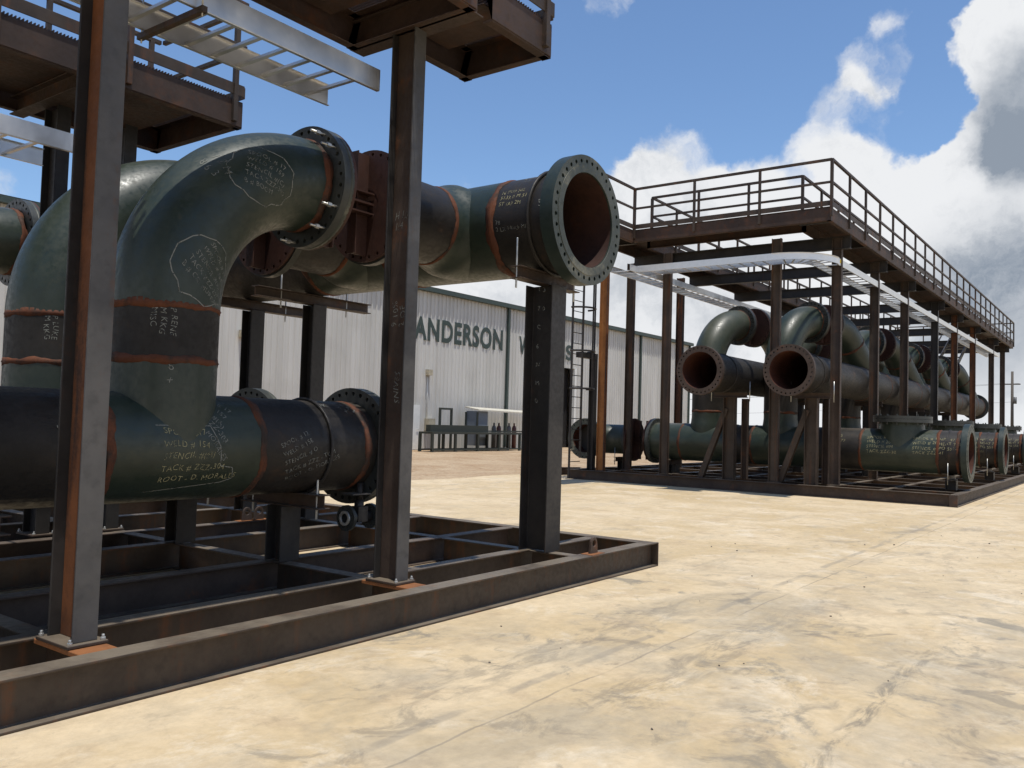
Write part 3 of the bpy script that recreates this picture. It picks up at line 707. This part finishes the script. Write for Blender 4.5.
tray('cable_tray', (20.15, 10.9, 5.66), (20.15, 7.2, 5.66), .58, .17, .30, 'aluminium cable tray running below the front walkway of the far platform', side=(1, 0, 0))
trB = tray('cable_tray', (21.37, 5.98, 5.66), (50.6, 5.98, 5.66), .58, .17, .40, 'long aluminium cable tray bending and receding under the right walkway of the far platform', side=(0, 1, 0))
for q in (1.22, .64):
    m = MB(); pts = arc((21.37, 7.2, 5.745), (-1, 0, 0), (0, -1, 0), q, 0, PI / 2, 14)
    for a, c_ in zip(pts[:-1], pts[1:]): m.prism([(-.002, -.085), (.03, -.085), (.03, -.08), (.002, -.08), (.002, .08), (.03, .08), (.03, .085), (-.002, .085)], a, c_)
    m.build('bend_rail', M['alu'], trB)
for k in range(1, 7):
    a = PI / 2 * k / 7; d = V((-math.cos(a), -math.sin(a), 0)); c = V((21.37, 7.2, 5.69))
    m = MB(); m.prism([(-.018, -.011), (.018, -.011), (.018, .011), (-.018, .011)], c + d * .645, c + d * 1.215); m.build('rung', M['alu'], trB)
m = MB(); m.b2((21.5, 5.972, 5.72), (21.72, 5.976, 5.81)); m.build('yellow_tag', M['yellow'], trB)
tray('cable_tray', (19.6, 10.75, 5.62), (40, 10.75, 5.62), .60, .17, .40, 'aluminium cable tray receding under the left walkway of the far platform', side=(0, 1, 0))

# ---- manifold pipes B
RB, ZB, RR, ZE = .53, 1.16, .44, 4.64
RISY = (10.0, 7.9)
HDY = (8.80, 6.70); HDZ = 3.0; RHB = .485
dirx = V((math.cos(-.24), math.sin(-.24), 0))
rows = (23.0, 29.4, 35.8, 42.2)
rowlab = ('first', 'second', 'third', 'fourth')
def manifoldB(xr, i):
    t = thing('manifold_pipe', (xr, 7, 0), ['nearest crosswise green pipe of the far skid, with two elbows and a blind flanged tee', 'second crosswise pipe of the far skid, its end flange just behind the nearest one', 'third crosswise pipe of the far skid, its end reaching the right edge of the photo', 'fourth and farthest crosswise pipe of the far skid'][i], 'manifold pipe', 'elbowed manifold pipes of the far skid')
    segs = [(3.42, 3.95, 'black'), (3.95, 5.72, 'olive'), (5.72, 6.95, 'black'), (6.95, 8.55, 'olive'), (8.55, 9.1, 'black'), (9.1, 10.65, 'olive'), (10.65, 11.55, 'olive')]
    for a, c_, mt in segs:
        m = MB(); m.tube([(xr, a, ZB), (xr, c_, ZB)], RB + (.004 if mt == 'olive' else 0), 48, False); m.build('tee' if mt == 'olive' else 'pipe', M[mt], t)
    for q in (3.52, 3.95, 5.72, 6.95, 8.55, 9.1, 10.65): wband(t, (xr, q, ZB), (0, 1, 0), RB + .004, .05)
    fl(t, (xr, 3.36, ZB), (0, 1, 0), RB - .03, .70, .13, 32, 'flange')
    m = MB(); m.ring((xr, 3.29, ZB), (0, 1, 0), RB - .028, RB + .05, .012, 48); m.build('raised_face', M['flange'], t)
    m = MB(); m.tube([(xr, 3.31, ZB), (xr, 4.6, ZB)], RB - .031, 48, False); m.build('bore', M['bore'], t)
    m = MB(); m.tube([(xr, 4.58, ZB), (xr, 4.6, ZB)], RB - .02, 40); m.build('bore_end', M['dark'], t)
    strap(t, (xr, 3.75, ZB), (0, 1, 0), RB, r=.012)
    # blind flanged branch
    m = MB(); m.tube([(xr, 4.83, q) for q in (ZB + .05, ZB + RB * .8, ZB + RB * 1.1, 1.90)], [RB * .99, RB * .99, RB * .96, RB * .93], 48, False); m.build('branch', M['olive'], t)
    fl(t, (xr, 4.83, 1.90), (0, 0, 1), RB * .7, .68, .08, 32, 'flange_dark')
    m = MB(); m.tube([(xr, 4.83, 1.945), (xr, 4.83, 2.02)], .68, 48, True, False); bl = m.build('blind_flange', M['flange_dark'], t)
    for k in range(16):
        q = 2 * PI * k / 16; cx, cy = xr + .61 * math.cos(q), 4.83 + .61 * math.sin(q)
        m = MB(); m.tube([(cx, cy, 1.80), (cx, cy, 2.06)], .020, 8, True, False); m.build('stud', M['flange_dark'], bl)
    # risers with elbows
    for y in RISY:
        m = MB(); m.tube([(xr, y, q) for q in (ZB + .2, ZB + RB * .94, ZB + RB * 1.08, ZB + RB * 1.35, 2.05)], [RR * 1.02, RR * 1.08, RR * 1.04, RR, RR], 44, False); m.build('tee', M['olive'], t)
        m = MB(); m.tube([(xr, y, 2.05), (xr, y, ZE - 1.35)], RR, 44, False); m.build('riser', M['black'], t)
        for q in (2.05, ZE - 1.35): wband(t, (xr, y, q), (0, 0, 1), RR, .05)
        c = V((xr, y, ZE - 1.35)) + dirx * 1.35
        m = MB(); m.tube(arc(c, -dirx, (0, 0, 1), 1.35, n=30), RR + .003, 48, False); m.build('elbow', M['olive_worn' if y > 9 else 'olive'], t)
        fl(t, V((xr, y, ZE)) + dirx * 1.40, dirx, RR - .02, .585, .10, 28, 'flange_dark')
        wband(t, V((xr, y, ZE)) + dirx * 1.34, dirx, RR + .003, .04)
    F = cylY(xr, ZB, RB + .004)
    for (u, lns) in ((-5.55, ['SPOOL # 14', 'WELD # 201', 'STENCIL #M', 'TACK ZZZ-30']), (-4.5, ['SPOOL # 14', 'WELD # 204', 'STENCIL #C', 'TACK ZZZ-41']), (-3.92, ['NPS 42', 'HEAT 7730', 'PO 5512']), (-6.5, ['NPS 42', 'HEAT 77'])):
        chalk(lns, F, t, .085, 1.4, 'yellow_chalk', u0=u, v0=.30)
    return t
for i, x in enumerate(rows):
    mp = manifoldB(x, i)
    for j, y in enumerate(RISY):
        a = V((x, y, ZE)) + dirx * 1.455; c_ = V((x, y, ZE)) + dirx * 2.15
        spacer('pipe_spacer', a, c_, .585, ('red brown spacer behind the left elbow on the %s crosswise pipe of the far skid' if j == 0 else 'red brown spacer behind the right elbow on the %s crosswise pipe of the far skid') % rowlab[i], 'valve spacers of the far skid')
# left end of first row: spacer and turned out elbow
spacer('pipe_spacer', (23, 11.68, ZB), (23, 12.34, ZB), .64, 'red brown spacer low at the left end of the far skid, behind a column', 'valve spacers of the far skid')
fl(bpy.data.objects['manifold_pipe.003'], (23, 11.6, ZB), (0, 1, 0), RB - .03, .66, .10, 32, 'flange_dark')
e = thing('turned_elbow', (23, 13.4, 0), 'low open ended elbow turned towards the camera at the left end of the far skid', 'pipe elbow')
fl(e, (23, 12.40, ZB), (0, 1, 0), RR - .02, .60, .10, 28, 'flange_dark')
m = MB(); m.tube([(23, 12.4, ZB)] + arc((22.2, 12.6, ZB), (1, 0, 0), (0, 1, 0), .8, n=24) + [(22.0, 13.4, ZB)], RR, 48, False); m.build('elbow', M['olive_worn'], e)
fl(e, (21.97, 13.4, ZB), (1, 0, 0), RR - .02, .60, .11, 28, 'flange')
m = MB(); m.tube([(21.93, 13.4, ZB), (22.3, 13.4, ZB)], RR - .021, 40, False); m.build('bore', M['bore'], e)
m = MB(); m.tube([(22.3, 13.4, ZB), (22.33, 13.4, ZB)], RR - .01, 40); m.build('bore_end', M['dark'], e)

# ---- headers B with laterals
def headerB(y, dy, fx, label):
    t = thing('header_pipe', (fx, y, 0), label, 'header pipe', 'open ended header pipes of the far skid')
    m = MB(); m.tube([(fx + .05, y, HDZ), (47.6, y, HDZ)], RHB, 48, False); m.build('pipe', M['blackbrown'], t)
    fl(t, (fx, y, HDZ), (1, 0, 0), RHB - .03, .61, .11, 32, 'steel_brown')
    m = MB(); m.tube([(fx - .05, y, HDZ), (fx + 3.5, y, HDZ)], RHB - .031, 48, False); m.build('bore', M['bore'], t)
    m = MB(); m.tube([(fx + 3.5, y, HDZ), (fx + 3.53, y, HDZ)], RHB - .02, 40); m.build('bore_end', M['dark'], t)
    m = MB(); m.tube([(47.6, y, HDZ), (47.75, y, HDZ)], .62, 40); m.build('blind_flange', M['flange_dark'], t)
    strap(t, (fx + 1.15, y, HDZ), (1, 0, 0), RHB, r=.012)
    for x in rows:
        s0 = V((x, dy, ZE)) + dirx * 2.2
        end_h = V((x + 4.35, y, HDZ)); d0 = dirx
        b0 = s0 + d0 * .25
        flat = (V((end_h.x, end_h.y, 0)) - V((b0.x, b0.y, 0))).normalized()
        pts = [s0, b0]
        Rb = 1.15; cc = b0 - V((0, 0, Rb))
        for k in range(1, 13):
            a = (PI * .25) * k / 12; pts.append(cc + flat * (Rb * math.sin(a)) + V((0, 0, Rb * math.cos(a))))
        sl = (flat - V((0, 0, 1))).normalized(); pts.append(end_h if (end_h - pts[-1]).length > .3 else pts[-1] + sl * .5)
        m = MB(); m.tube(pts, RR, 48, False); m.build('lateral', M['olive'], t)
        q = pts[-1] - (pts[-1] - pts[-2]).normalized() * (RHB * 1.9)
        wband(t, pts[-2] + (pts[-1] - pts[-2]) * .12, (pts[-1] - pts[-2]), RR + .003, .05)
        fl(t, s0 + d0 * .02, d0, RR - .02, .585, .09, 28, 'flange_dark')
        for e_ in (x + 3.2, x + 5.2): wband(t, (e_, y, HDZ), (1, 0, 0), RHB, .045)
    return t
headerB(HDY[0], RISY[0], 19.75, 'left of the two open header pipes of the far skid, flange facing the camera')
headerB(HDY[1], RISY[1], 20.05, 'right of the two open header pipes of the far skid, flange facing the camera')
for i, y in enumerate(HDY):
    side = ('left', 'right')[i]
    s = support(21.3, y - .16, BH, HDZ - RHB, 'braced support post under the %s open header of the far skid' % side, .2, .3, 'y', .9, mat='steel', rods=.52)
    m = MB(); m.ibeam((21.3, y + .62, BH), (21.3, y - .06, 2.1), .14, .14, .012, .01, (1, 0, 0)); m.build('brace', M['steel'], s)
    m = MB(); m.ibeam((22.0, y - .3, BH), (22.0, y - .3, HDZ - RHB - .13), .16, .14, .012, .01, (0, 1, 0)); m.build('rear_leg', M['steel_brown'], s)
    for x in (27.3, 33.5, 40):
        support(x, y, BH, HDZ - RHB, '%s support post under the %s header deep inside the far skid' % ({27.3: 'nearest inner', 33.5: 'middle inner', 40: 'farthest inner'}[x], side), .2, .28, 'y', .8, rods=False)
lowlab = iter(['at the right end, under the flange of the nearest crosswise pipe', 'below the left elbow riser of the nearest crosswise pipe', 'below the spacer of the nearest crosswise pipe', 'at the right end, under the flange of the second crosswise pipe', 'in the middle of the second crosswise pipe', 'at the right end, under the third crosswise pipe', 'at the right end, under the fourth crosswise pipe'])
for x, y in ((23, 3.72), (23, 11.0), (23, 12.7), (29.4, 3.72), (29.4, 8), (35.8, 3.72), (42.2, 3.72)):
    support(x, y, BH, ZB - RB, 'stub post ' + next(lowlab), .24, .24, 'x', .9, rods=.5)

# ---- caged ladder at the left end of the far platform
t = thing('caged_ladder', (21.3, 12.95, 0), 'dark caged ladder hanging from the left end of the far platform', 'ladder')
lx, ly = 20.78, 13.2
for x in (lx - .02, lx + .55):
    m = MB(); m.b2((x - .014, ly - .03, 0.03 if x < lx + .1 else .6), (x + .014, ly + .03, 7.5)); m.build('stringer', M['steel_dark'], t)
pr = None
for i in range(22):
    zz = .5 + i * .31
    m = MB(); m.tube([(lx - .02, ly, zz), (lx + .55, ly, zz)], .012, 8); m.build('rung', M['steel_dark'], t)
for zz in (2.60, 3.68, 4.92, 6.0, 7.1):
    m = MB(); pts = arc((lx + .27, ly - .05, zz), (1, 0, 0), (0, -1, 0), .46, 0, PI, 16)
    m.tube([p + V((0, 0, .0)) for p in pts], .028, 6, True, False); m.build('cage_hoop', M['steel_dark'], t)
for a in (.25 * PI, .5 * PI, .75 * PI):
    m = MB(); x = lx + .27 + .46 * math.cos(a); y = ly - .05 - .46 * math.sin(a); m.b2((x - .018, y - .018, 2.55), (x + .018, y + .018, 7.4)); m.build('cage_strap', M['steel_dark'], t)
sp = thing('bracket_post', (21.72, 13.05, BH), 'short dark post with a cross bar standing behind the caged ladder', 'post')
m = MB(); m.ibeam((21.72, 13.05, BH), (21.72, 13.05, 3.62), .18, .18, .014, .01, (0, 1, 0)); m.build('post', M['steel_dark'], sp)
m = MB(); m.b2((20.9, 12.95, 3.50), (21.8, 13.15, 3.66)); m.build('arm', M['steel_dark'], sp)

# ---- stair at the far back of the far platform
t = thing('steel_stair', (45, 9, 0), 'small steel stair at the far back of the far platform', 'stair')
for y in (7.1, 8.0):
    bar(t, (43.6, y, 4.2), (49, y, ZD + .2), .05, .22, 'steel_dark', 'stringer')
    bar(t, (43.6, y, 5.2), (49, y, ZD + 1.2), .05, .05, 'steel_dark', 'handrail')
for i in range(9):
    x = 43.9 + i * .6; m = MB(); m.b2((x - .13, 7.13, 4.27 + i * .266), (x + .13, 7.97, 4.31 + i * .266)); m.build('tread', M['steel_dark'], t)
m = MB(); m.b2((42.2, 7.0, 4.0), (43.6, 8.1, 4.18)); m.build('landing', M['steel_dark'], t)

# ================================================================== BUILDING
YW = 30.0; EH = 8.33; bx0, bx1 = 2.0, 65.1
t = thing('warehouse', ((bx0 + bx1) / 2, YW, 0), 'long pale ribbed metal warehouse with dark green trim and painted name', 'building')
m = MB(); prof = []; x = bx0; P = .305
while x < bx1 - P:
    prof += [(x, 0), (x + .20, 0), (x + .225, -.05), (x + .28, -.05)]; x += P
prof.append((bx1, 0)); n = len(prof)
def wallstrip(m, z0, z1, sel):
    idx = [i for i in range(n - 1)]
    for i in idx:
        a, c_ = prof[i], prof[i + 1]
        if sel(a[0]):
            m.add([(a[0], YW + a[1], z0), (c_[0], YW + c_[1], z0), (c_[0], YW + c_[1], z1), (a[0], YW + a[1], z1)], [(0, 1, 2, 3)])
door = lambda x: 43.6 < x < 47.5
wallstrip(m, 5.15, EH, lambda x: True); wallstrip(m, 0, 5.15, lambda x: not door(x))
m.b2((bx0, YW + .05, 0), (43.6, YW + .12, EH - .1)); m.b2((47.6, YW + .05, 0), (bx1, YW + .12, EH - .1)); m.b2((43.6, YW + .05, 5.2), (47.6, YW + .12, EH - .1))
m.b2((bx1 - .05, YW + .12, 0), (bx1, YW + 26, EH - .1)); m.b2((bx0, YW + .12, 0), (bx0 + .05, YW + 26, EH - .1)); m.b2((bx0, YW + 26, 0), (bx1, YW + 26.1, EH - .1))
m.build('wall', M['wall'], t)
m = MB(); m.add([(bx0 - .2, YW - .3, EH + .12), (bx1 + .2, YW - .3, EH + .12), (bx1 + .2, YW + 13, EH + 1.25), (bx0 - .2, YW + 13, EH + 1.25), (bx1 + .2, YW + 26.3, EH + .12), (bx0 - .2, YW + 26.3, EH + .12)], [(0, 1, 2, 3), (3, 2, 4, 5)]); m.build('roof', M['wall'], t)
m = MB(); m.b2((bx0 - .2, YW - .30, EH - .12), (bx1 + .2, YW - .04, EH + .10)); m.build('gutter', M['green'], t)
for x in (10.0, 25.2, 40.05, 56.5, 64.95):
    m = MB(); m.b2((x - .085, YW - .17, .1), (x + .085, YW - .04, EH - .12)); m.build('downspout', M['green'], t)
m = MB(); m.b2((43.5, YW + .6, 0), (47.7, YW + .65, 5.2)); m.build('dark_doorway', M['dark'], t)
for x in (43.52, 47.62):
    m = MB(); m.b2((x - .1, YW - .06, 0), (x + .1, YW + .12, 5.2)); m.build('door_jamb', M['white'], t)
m = MB(); m.b2((31.6, YW - .085, .02), (32.68, YW - .045, 2.3)); dd = m.build('personnel_door', M['white'], t)
m = MB(); m.tube([(32.57, YW - .13, 1.05), (32.45, YW - .13, 1.05)], .018, 8); m.build('handle', M['bolt'], dd)
for x, z_ in ((33.2, 4.0), (21.75, 4.87)):
    m = MB(); m.b2((x - .16, YW - .28, z_ - .14), (x + .16, YW - .04, z_ + .16)); m.build('wall_light', M['beige'], t)
m = MB(); m.tube([(33.2, YW - .07, 1.6), (33.2, YW - .07, 3.86)], .025, 8); m.build('conduit', M['white'], t)
m = MB(); m.b2((33.1, YW - .34, 1.0), (33.6, YW - .04, 1.62)); m.build('meter_box', M['beige'], t)
def letters(tx, x0, z0, h, width, par):
    cu = bpy.data.curves.new('tmp', 'FONT'); cu.body = tx; cu.size = 1; cu.offset = .034; cu.extrude = 0; cu.space_character = 1.12
    ob = bpy.data.objects.new('tmp', cu); COL.objects.link(ob)
    me = bpy.data.meshes.new_from_object(ob.evaluated_get(bpy.context.evaluated_depsgraph_get()))
    xs = [v.co.x for v in me.vertices]; zs = [v.co.y for v in me.vertices]
    sx = width / (max(xs) - min(xs)); sz = h / (max(zs) - min(zs)); mb = MB()
    front = [(x0 + (v.co.x - min(xs)) * sx, YW - .0535, z0 + (v.co.y - min(zs)) * sz) for v in me.vertices]
    mb.add(front, [tuple(p.vertices) for p in me.polygons])
    bpy.data.objects.remove(ob); bpy.data.curves.remove(cu); bpy.data.meshes.remove(me)
    return mb.build('painted_lettering', M['letter'], par)
letters('ANDERSON', 32.05, 5.66, 1.22, 7.55, t)
letters('W', 41.2, 5.64, 1.06, 1.25, t); letters('S', 46.35, 5.64, 1.0, .85, t)

# ---- yard things in front of the warehouse
t = thing('work_bench', (34.5, 28.2, 0), 'long dark green steel work bench in front of the warehouse wall', 'work bench')
bx = (31.2, 37.3); yy = (27.7, 28.6)
m = MB(); m.b2((bx[0], yy[0], .88), (bx[1] + 1.3, yy[1], .98)); m.build('bench_top', M['tgreen'], t)
m = MB(); m.b2((bx[0] + .3, yy[0] + .4, .99), (bx[1] - 1.2, yy[0] + .7, 1.32)); m.build('bench_beam', M['tgreen'], t)
for x in (31.26, 33.0, 34.8, 36.6, 38.5):
    for y in (yy[0] + .05, yy[1] - .05):
        m = MB(); m.b2((x - .06, y - .06, .0), (x + .06, y + .06, .88)); m.build('leg', M['tgreen'], t)
for y in (yy[0] + .05, yy[1] - .05):
    m = MB(); m.b2((bx[0], y - .04, .06), (bx[1] + 1.3, y + .04, .14)); m.build('bottom_rail', M['tgreen'], t)
t = thing('hoop_frame', (33.7, 29.0, 0), 'tall thin green rectangular frame standing behind the work bench', 'frame')
m = MB()
for x in (33.2, 34.1): m.b2((x - .05, 28.95, 0), (x + .05, 29.05, 2.1))
m.build('upright', M['tgreen'], t); m = MB(); m.b2((33.15, 28.95, 2.1), (34.15, 29.05, 2.2)); m.build('top_bar', M['tgreen'], t)
t = thing('cylinder_shelter', (38, 29.2, 0), 'open shelter with a pale sloping roof sheet and a blue grey side panel', 'shelter')
m = MB(); m.prism([(0, 0), (0, .07), (-.95, .22), (-.95, .15)], (35.75, 28.5, 2.12), (42.0, 28.5, 2.02)); m.build('roof', M['shelter'], t)
m = MB(); m.b2((35.82, 28.66, .25), (35.87, 29.4, 2.1)); m.b2((35.87, 28.66, .25), (36.75, 28.71, 2.1)); m.build('side_panel', M['bluegrey'], t)
for x in (35.78, 41.8):
    for y in (28.6, 29.4):
        m = MB(); m.b2((x - .04, y - .04, 0), (x + .04, y + .04, 2.04)); m.build('post', M['tgreen'], t)
m = MB(); m.b2((36.75, 28.66, 1.0), (41.8, 28.72, 1.07)); m.build('guard_bar', M['tgreen'], t)
def gascyl(x, y, mat, lab):
    t = thing('gas_cylinder', (x, y, 0), lab, 'gas cylinder', 'gas cylinders under the shelter')
    m = MB(); m.tube([(x, y, .02), (x, y, 1.2), (x, y, 1.3), (x, y, 1.36)], [.13, .13, .10, .04], 20); m.build('body', M[mat], t)
    m = MB(); m.tube([(x, y, 1.36), (x, y, 1.5)], .05, 12); m.build('valve_cap', M[mat], t)
gascyl(37.9, 29.1, 'greycyl', 'grey gas cylinder standing leftmost under the pale shelter roof')
gascyl(38.35, 29.1, 'redcyl', 'maroon gas cylinder between grey ones under the pale shelter roof')
gascyl(39.3, 29.1, 'greycyl', 'grey gas cylinder right of the maroon one under the shelter')
gascyl(39.8, 29.1, 'redcyl', 'maroon gas cylinder at the right end under the shelter')

t = thing('loose_beam', (21.5, 14.9, 0), 'short rusty steel beam lying at the edge of the concrete behind the header support', 'steel beam')
m = MB(); m.ibeam((20.95, 15.0, .12), (22.9, 14.15, .12), .24, .16, .014, .01); m.build('beam', M['steel_brown'], t)

# ---- utility pole
t = thing('utility_pole', (103.5, 11.05, 0), 'grey wooden utility pole far off at the right edge', 'utility pole')
m = MB(); m.tube([(103.5, 11.05, 0), (103.5, 11.05, 8.4)], [.17, .12], 12); m.build('pole', M['wood'], t)
m = MB(); m.b2((103.45, 10.3, 7.0), (103.55, 11.8, 7.12)); m.build('crossarm', M['wood'], t)
m = MB(); m.tube([(103.3, 10.75, 5.0), (103.3, 10.75, 5.7)], .14, 12); m.build('transformer', M['greycyl'], t)
for dz, oy in ((7.15, 10.4), (7.15, 11.7), (5.2, 11.05)):
    m = MB(); m.tube([V((103.5, oy, dz)).lerp(V((95, oy + 160, dz)), k / 20) - V((0, 0, 3 * 4 * (k / 20) * (1 - k / 20))) for k in range(21)], .012, 5, False); m.build('wire', M['wire'], t)

# ================================================================== CAMERA, SKY, SUN
f_, az, pt, rl = 857., math.radians(36.4), math.radians(2.5), math.radians(1.7)
Fv = V((math.cos(pt) * math.cos(az), math.cos(pt) * math.sin(az), math.sin(pt)))
r0 = V((math.sin(az), -math.cos(az), 0)); u0 = r0.cross(Fv)
r_ = r0 * math.cos(rl) + u0 * math.sin(rl); u_ = u0 * math.cos(rl) - r0 * math.sin(rl)
cam = bpy.data.cameras.new('camera'); co = bpy.data.objects.new('camera', cam); COL.objects.link(co)
Mx = Matrix((r_, u_, -Fv)).transposed().to_4x4(); Mx.translation = V((0, 0, 1.6)); co.matrix_world = Mx
cam.sensor_width = 36; cam.lens = 36 * f_ / 1024; cam.clip_end = 6000; cam.clip_start = .05
S.camera = co
def cray(x, y): return (Fv + r_ * ((x - 512) / f_) - u_ * ((y - 384) / f_)).normalized()

SUN_EL, SUN_AZ = math.radians(76.5), math.radians(245)   # azimuth of the sun, counted from +X towards +Y
sd = V((math.cos(SUN_EL) * math.cos(SUN_AZ), math.cos(SUN_EL) * math.sin(SUN_AZ), math.sin(SUN_EL)))
sl = bpy.data.lights.new('sun', 'SUN'); sl.energy = 4.2; sl.angle = math.radians(.55); sl.color = (1, .96, .89)
so = bpy.data.objects.new('sun', sl); COL.objects.link(so); so.rotation_euler = sd.to_track_quat('Z', 'Y').to_euler()

w = bpy.data.worlds.new('World'); S.world = w; w.use_nodes = True
nt = w.node_tree; N = nt.nodes; Lk = nt.links; bg = N['Background']
sky = N.new('ShaderNodeTexSky'); sky.sky_type = 'NISHITA'; sky.sun_disc = False; sky.sun_elevation = SUN_EL; sky.sun_rotation = PI / 2 - SUN_AZ
sky.air_density = 1.0; sky.dust_density = .2; sky.ozone_density = 1.6
tc = N.new('ShaderNodeTexCoord'); D = tc.outputs['Generated']
def mth(op, a, b=None, c=None, clamp=False):
    o = N.new('ShaderNodeMath'); o.operation = op; o.use_clamp = clamp
    for i, x in enumerate((a, b, c)):
        if x is None: continue
        if isinstance(x, (int, float)): o.inputs[i].default_value = x
        else: Lk.new(x, o.inputs[i])
    return o.outputs[0]
def rng(v, a, b, c=0., d=1.):
    o = N.new('ShaderNodeMapRange'); o.interpolation_type = 'SMOOTHSTEP'; Lk.new(v, o.inputs[0])
    for i, x in enumerate((a, b, c, d)): o.inputs[i + 1].default_value = x
    return o.outputs[0]
def vnoise(scale, det, rough, vec, dist=0.):
    o = N.new('ShaderNodeTexNoise'); Lk.new(vec, o.inputs['Vector']); o.inputs['Scale'].default_value = scale; o.inputs['Detail'].default_value = det; o.inputs['Roughness'].default_value = rough; o.inputs['Distortion'].default_value = dist
    return o
def vm(op, a, b):
    o = N.new('ShaderNodeVectorMath'); o.operation = op
    for i, x in enumerate((a, b)):
        if isinstance(x, (tuple, Vector)): o.inputs[i].default_value = tuple(x)
        else: Lk.new(x, o.inputs[i])
    return o
# warp the direction a little so that cloud outlines billow
wn = vnoise(7, 6, .62, D); wv = vm('SUBTRACT', wn.outputs['Color'], (.5, .5, .5)).outputs[0]
sc = N.new('ShaderNodeVectorMath'); sc.operation = 'SCALE'; Lk.new(wv, sc.inputs[0]); sc.inputs['Scale'].default_value = .11
DW = vm('ADD', D, sc.outputs[0]).outputs[0]
sp_ = N.new('ShaderNodeSeparateXYZ'); Lk.new(D, sp_.inputs[0]); dz = sp_.outputs[2]
def blob(x, y, r, amt, soft=.5):
    d = vm('DISTANCE', DW, cray(x, y)).outputs['Value']
    return rng(d, r * (1 - soft), r, amt, 0.)
def total(lst):
    s = lst[0]
    for q in lst[1:]: s = mth('ADD', s, q)
    return s
cl = total([blob(680, 185, .085, .55), blob(640, 205, .07, .5), blob(735, 215, .07, .4), blob(790, 225, .12, .6), blob(846, 128, .07, .44), blob(868, 52, .055, .40), blob(900, 225, .11, .6), blob(935, 190, .06, .4), blob(1000, 45, .068, .85, .4), blob(880, 0, .04, .25), blob(1040, 130, .10, .8), blob(985, 165, .07, .7), blob(1060, 20, .10, .8), blob(985, 260, .16, .6), blob(605, -8, .05, .4), blob(30, 150, .13, -.45), blob(30, 200, .06, .2), blob(-40, 130, .08, .3), blob(600, 170, .035, .3)])
low = rng(dz, .12, .31, 1.1, 0.)
det = vnoise(9, 9, .6, DW); big = vnoise(2.6, 5, .55, D)
cov = mth('ADD', mth('ADD', cl, low), mth('MULTIPLY', mth('SUBTRACT', det.outputs['Fac'], .5), 1.15))
# scattered cumulus elsewhere, thickened out of view to whiten the sky's light
ov = mth('MULTIPLY', mth('SUBTRACT', mth('ADD', big.outputs['Fac'], blob(470, 20, .62, -.6, .45)), .44), 2.2); 
mask = rng(mth('ADD', cov, mth('MAXIMUM', ov, -.06)), .24, .66)
dark = total([blob(1032, 112, .085, 1.0, .5), blob(1010, 160, .05, .5, .6), blob(1010, 290, .13, .55, .8), blob(960, 340, .13, .30, .9), blob(560, 300, .12, .22, .9), blob(700, 300, .1, .18, .9)])
dn = vnoise(8, 9, .66, DW)
shade = mth('ADD', mth('MULTIPLY', dark, rng(dn.outputs['Fac'], .2, .6, .6, 1.)), rng(dn.outputs['Fac'], .46, .70, 0., .42), None, True)
def rgbmix(f, a, b):
    o = N.new('ShaderNodeMix'); o.data_type = 'RGBA'
    for i, x in ((0, f), (6, a), (7, b)):
        if isinstance(x, (int, float)): o.inputs[i].default_value = x
        elif isinstance(x, tuple): o.inputs[i].default_value = (*x, 1)
        else: Lk.new(x, o.inputs[i])
    return o.outputs[2]
ccol = rgbmix(shade, (6.1, 6.2, 6.35), (2.0, 2.35, 2.85))
gain = N.new('ShaderNodeMix'); gain.data_type = 'RGBA'; gain.blend_type = 'MULTIPLY'; gain.inputs[0].default_value = 1
Lk.new(sky.outputs[0], gain.inputs[6]); gain.inputs[7].default_value = (.88, .99, 1.10, 1)
Lk.new(rgbmix(mask, gain.outputs[2], ccol), bg.inputs[0]); bg.inputs[1].default_value = .14

S.view_settings.view_transform = 'Standard'; S.view_settings.look = 'None'; S.view_settings.gamma = 1; S.view_settings.use_curve_mapping = False
S.view_settings.exposure = 0.0
S.cycles.use_denoising = True
S.cycles.max_bounces = 6

# rolled steel has slightly rounded edges: soften those of the near skid
for root in list(bpy.data.objects):
    if root.parent is None and root.get('category') in ('column', 'skid frame', 'pipe support', 'platform', 'beam') and root.location.x < 15:
        for ch in list(root.children) + [root]:
            if ch.type == 'MESH' and len(ch.data.vertices) < 200:
                bv = ch.modifiers.new('bevel', 'BEVEL'); bv.width = .005; bv.segments = 2; bv.limit_method = 'ANGLE'
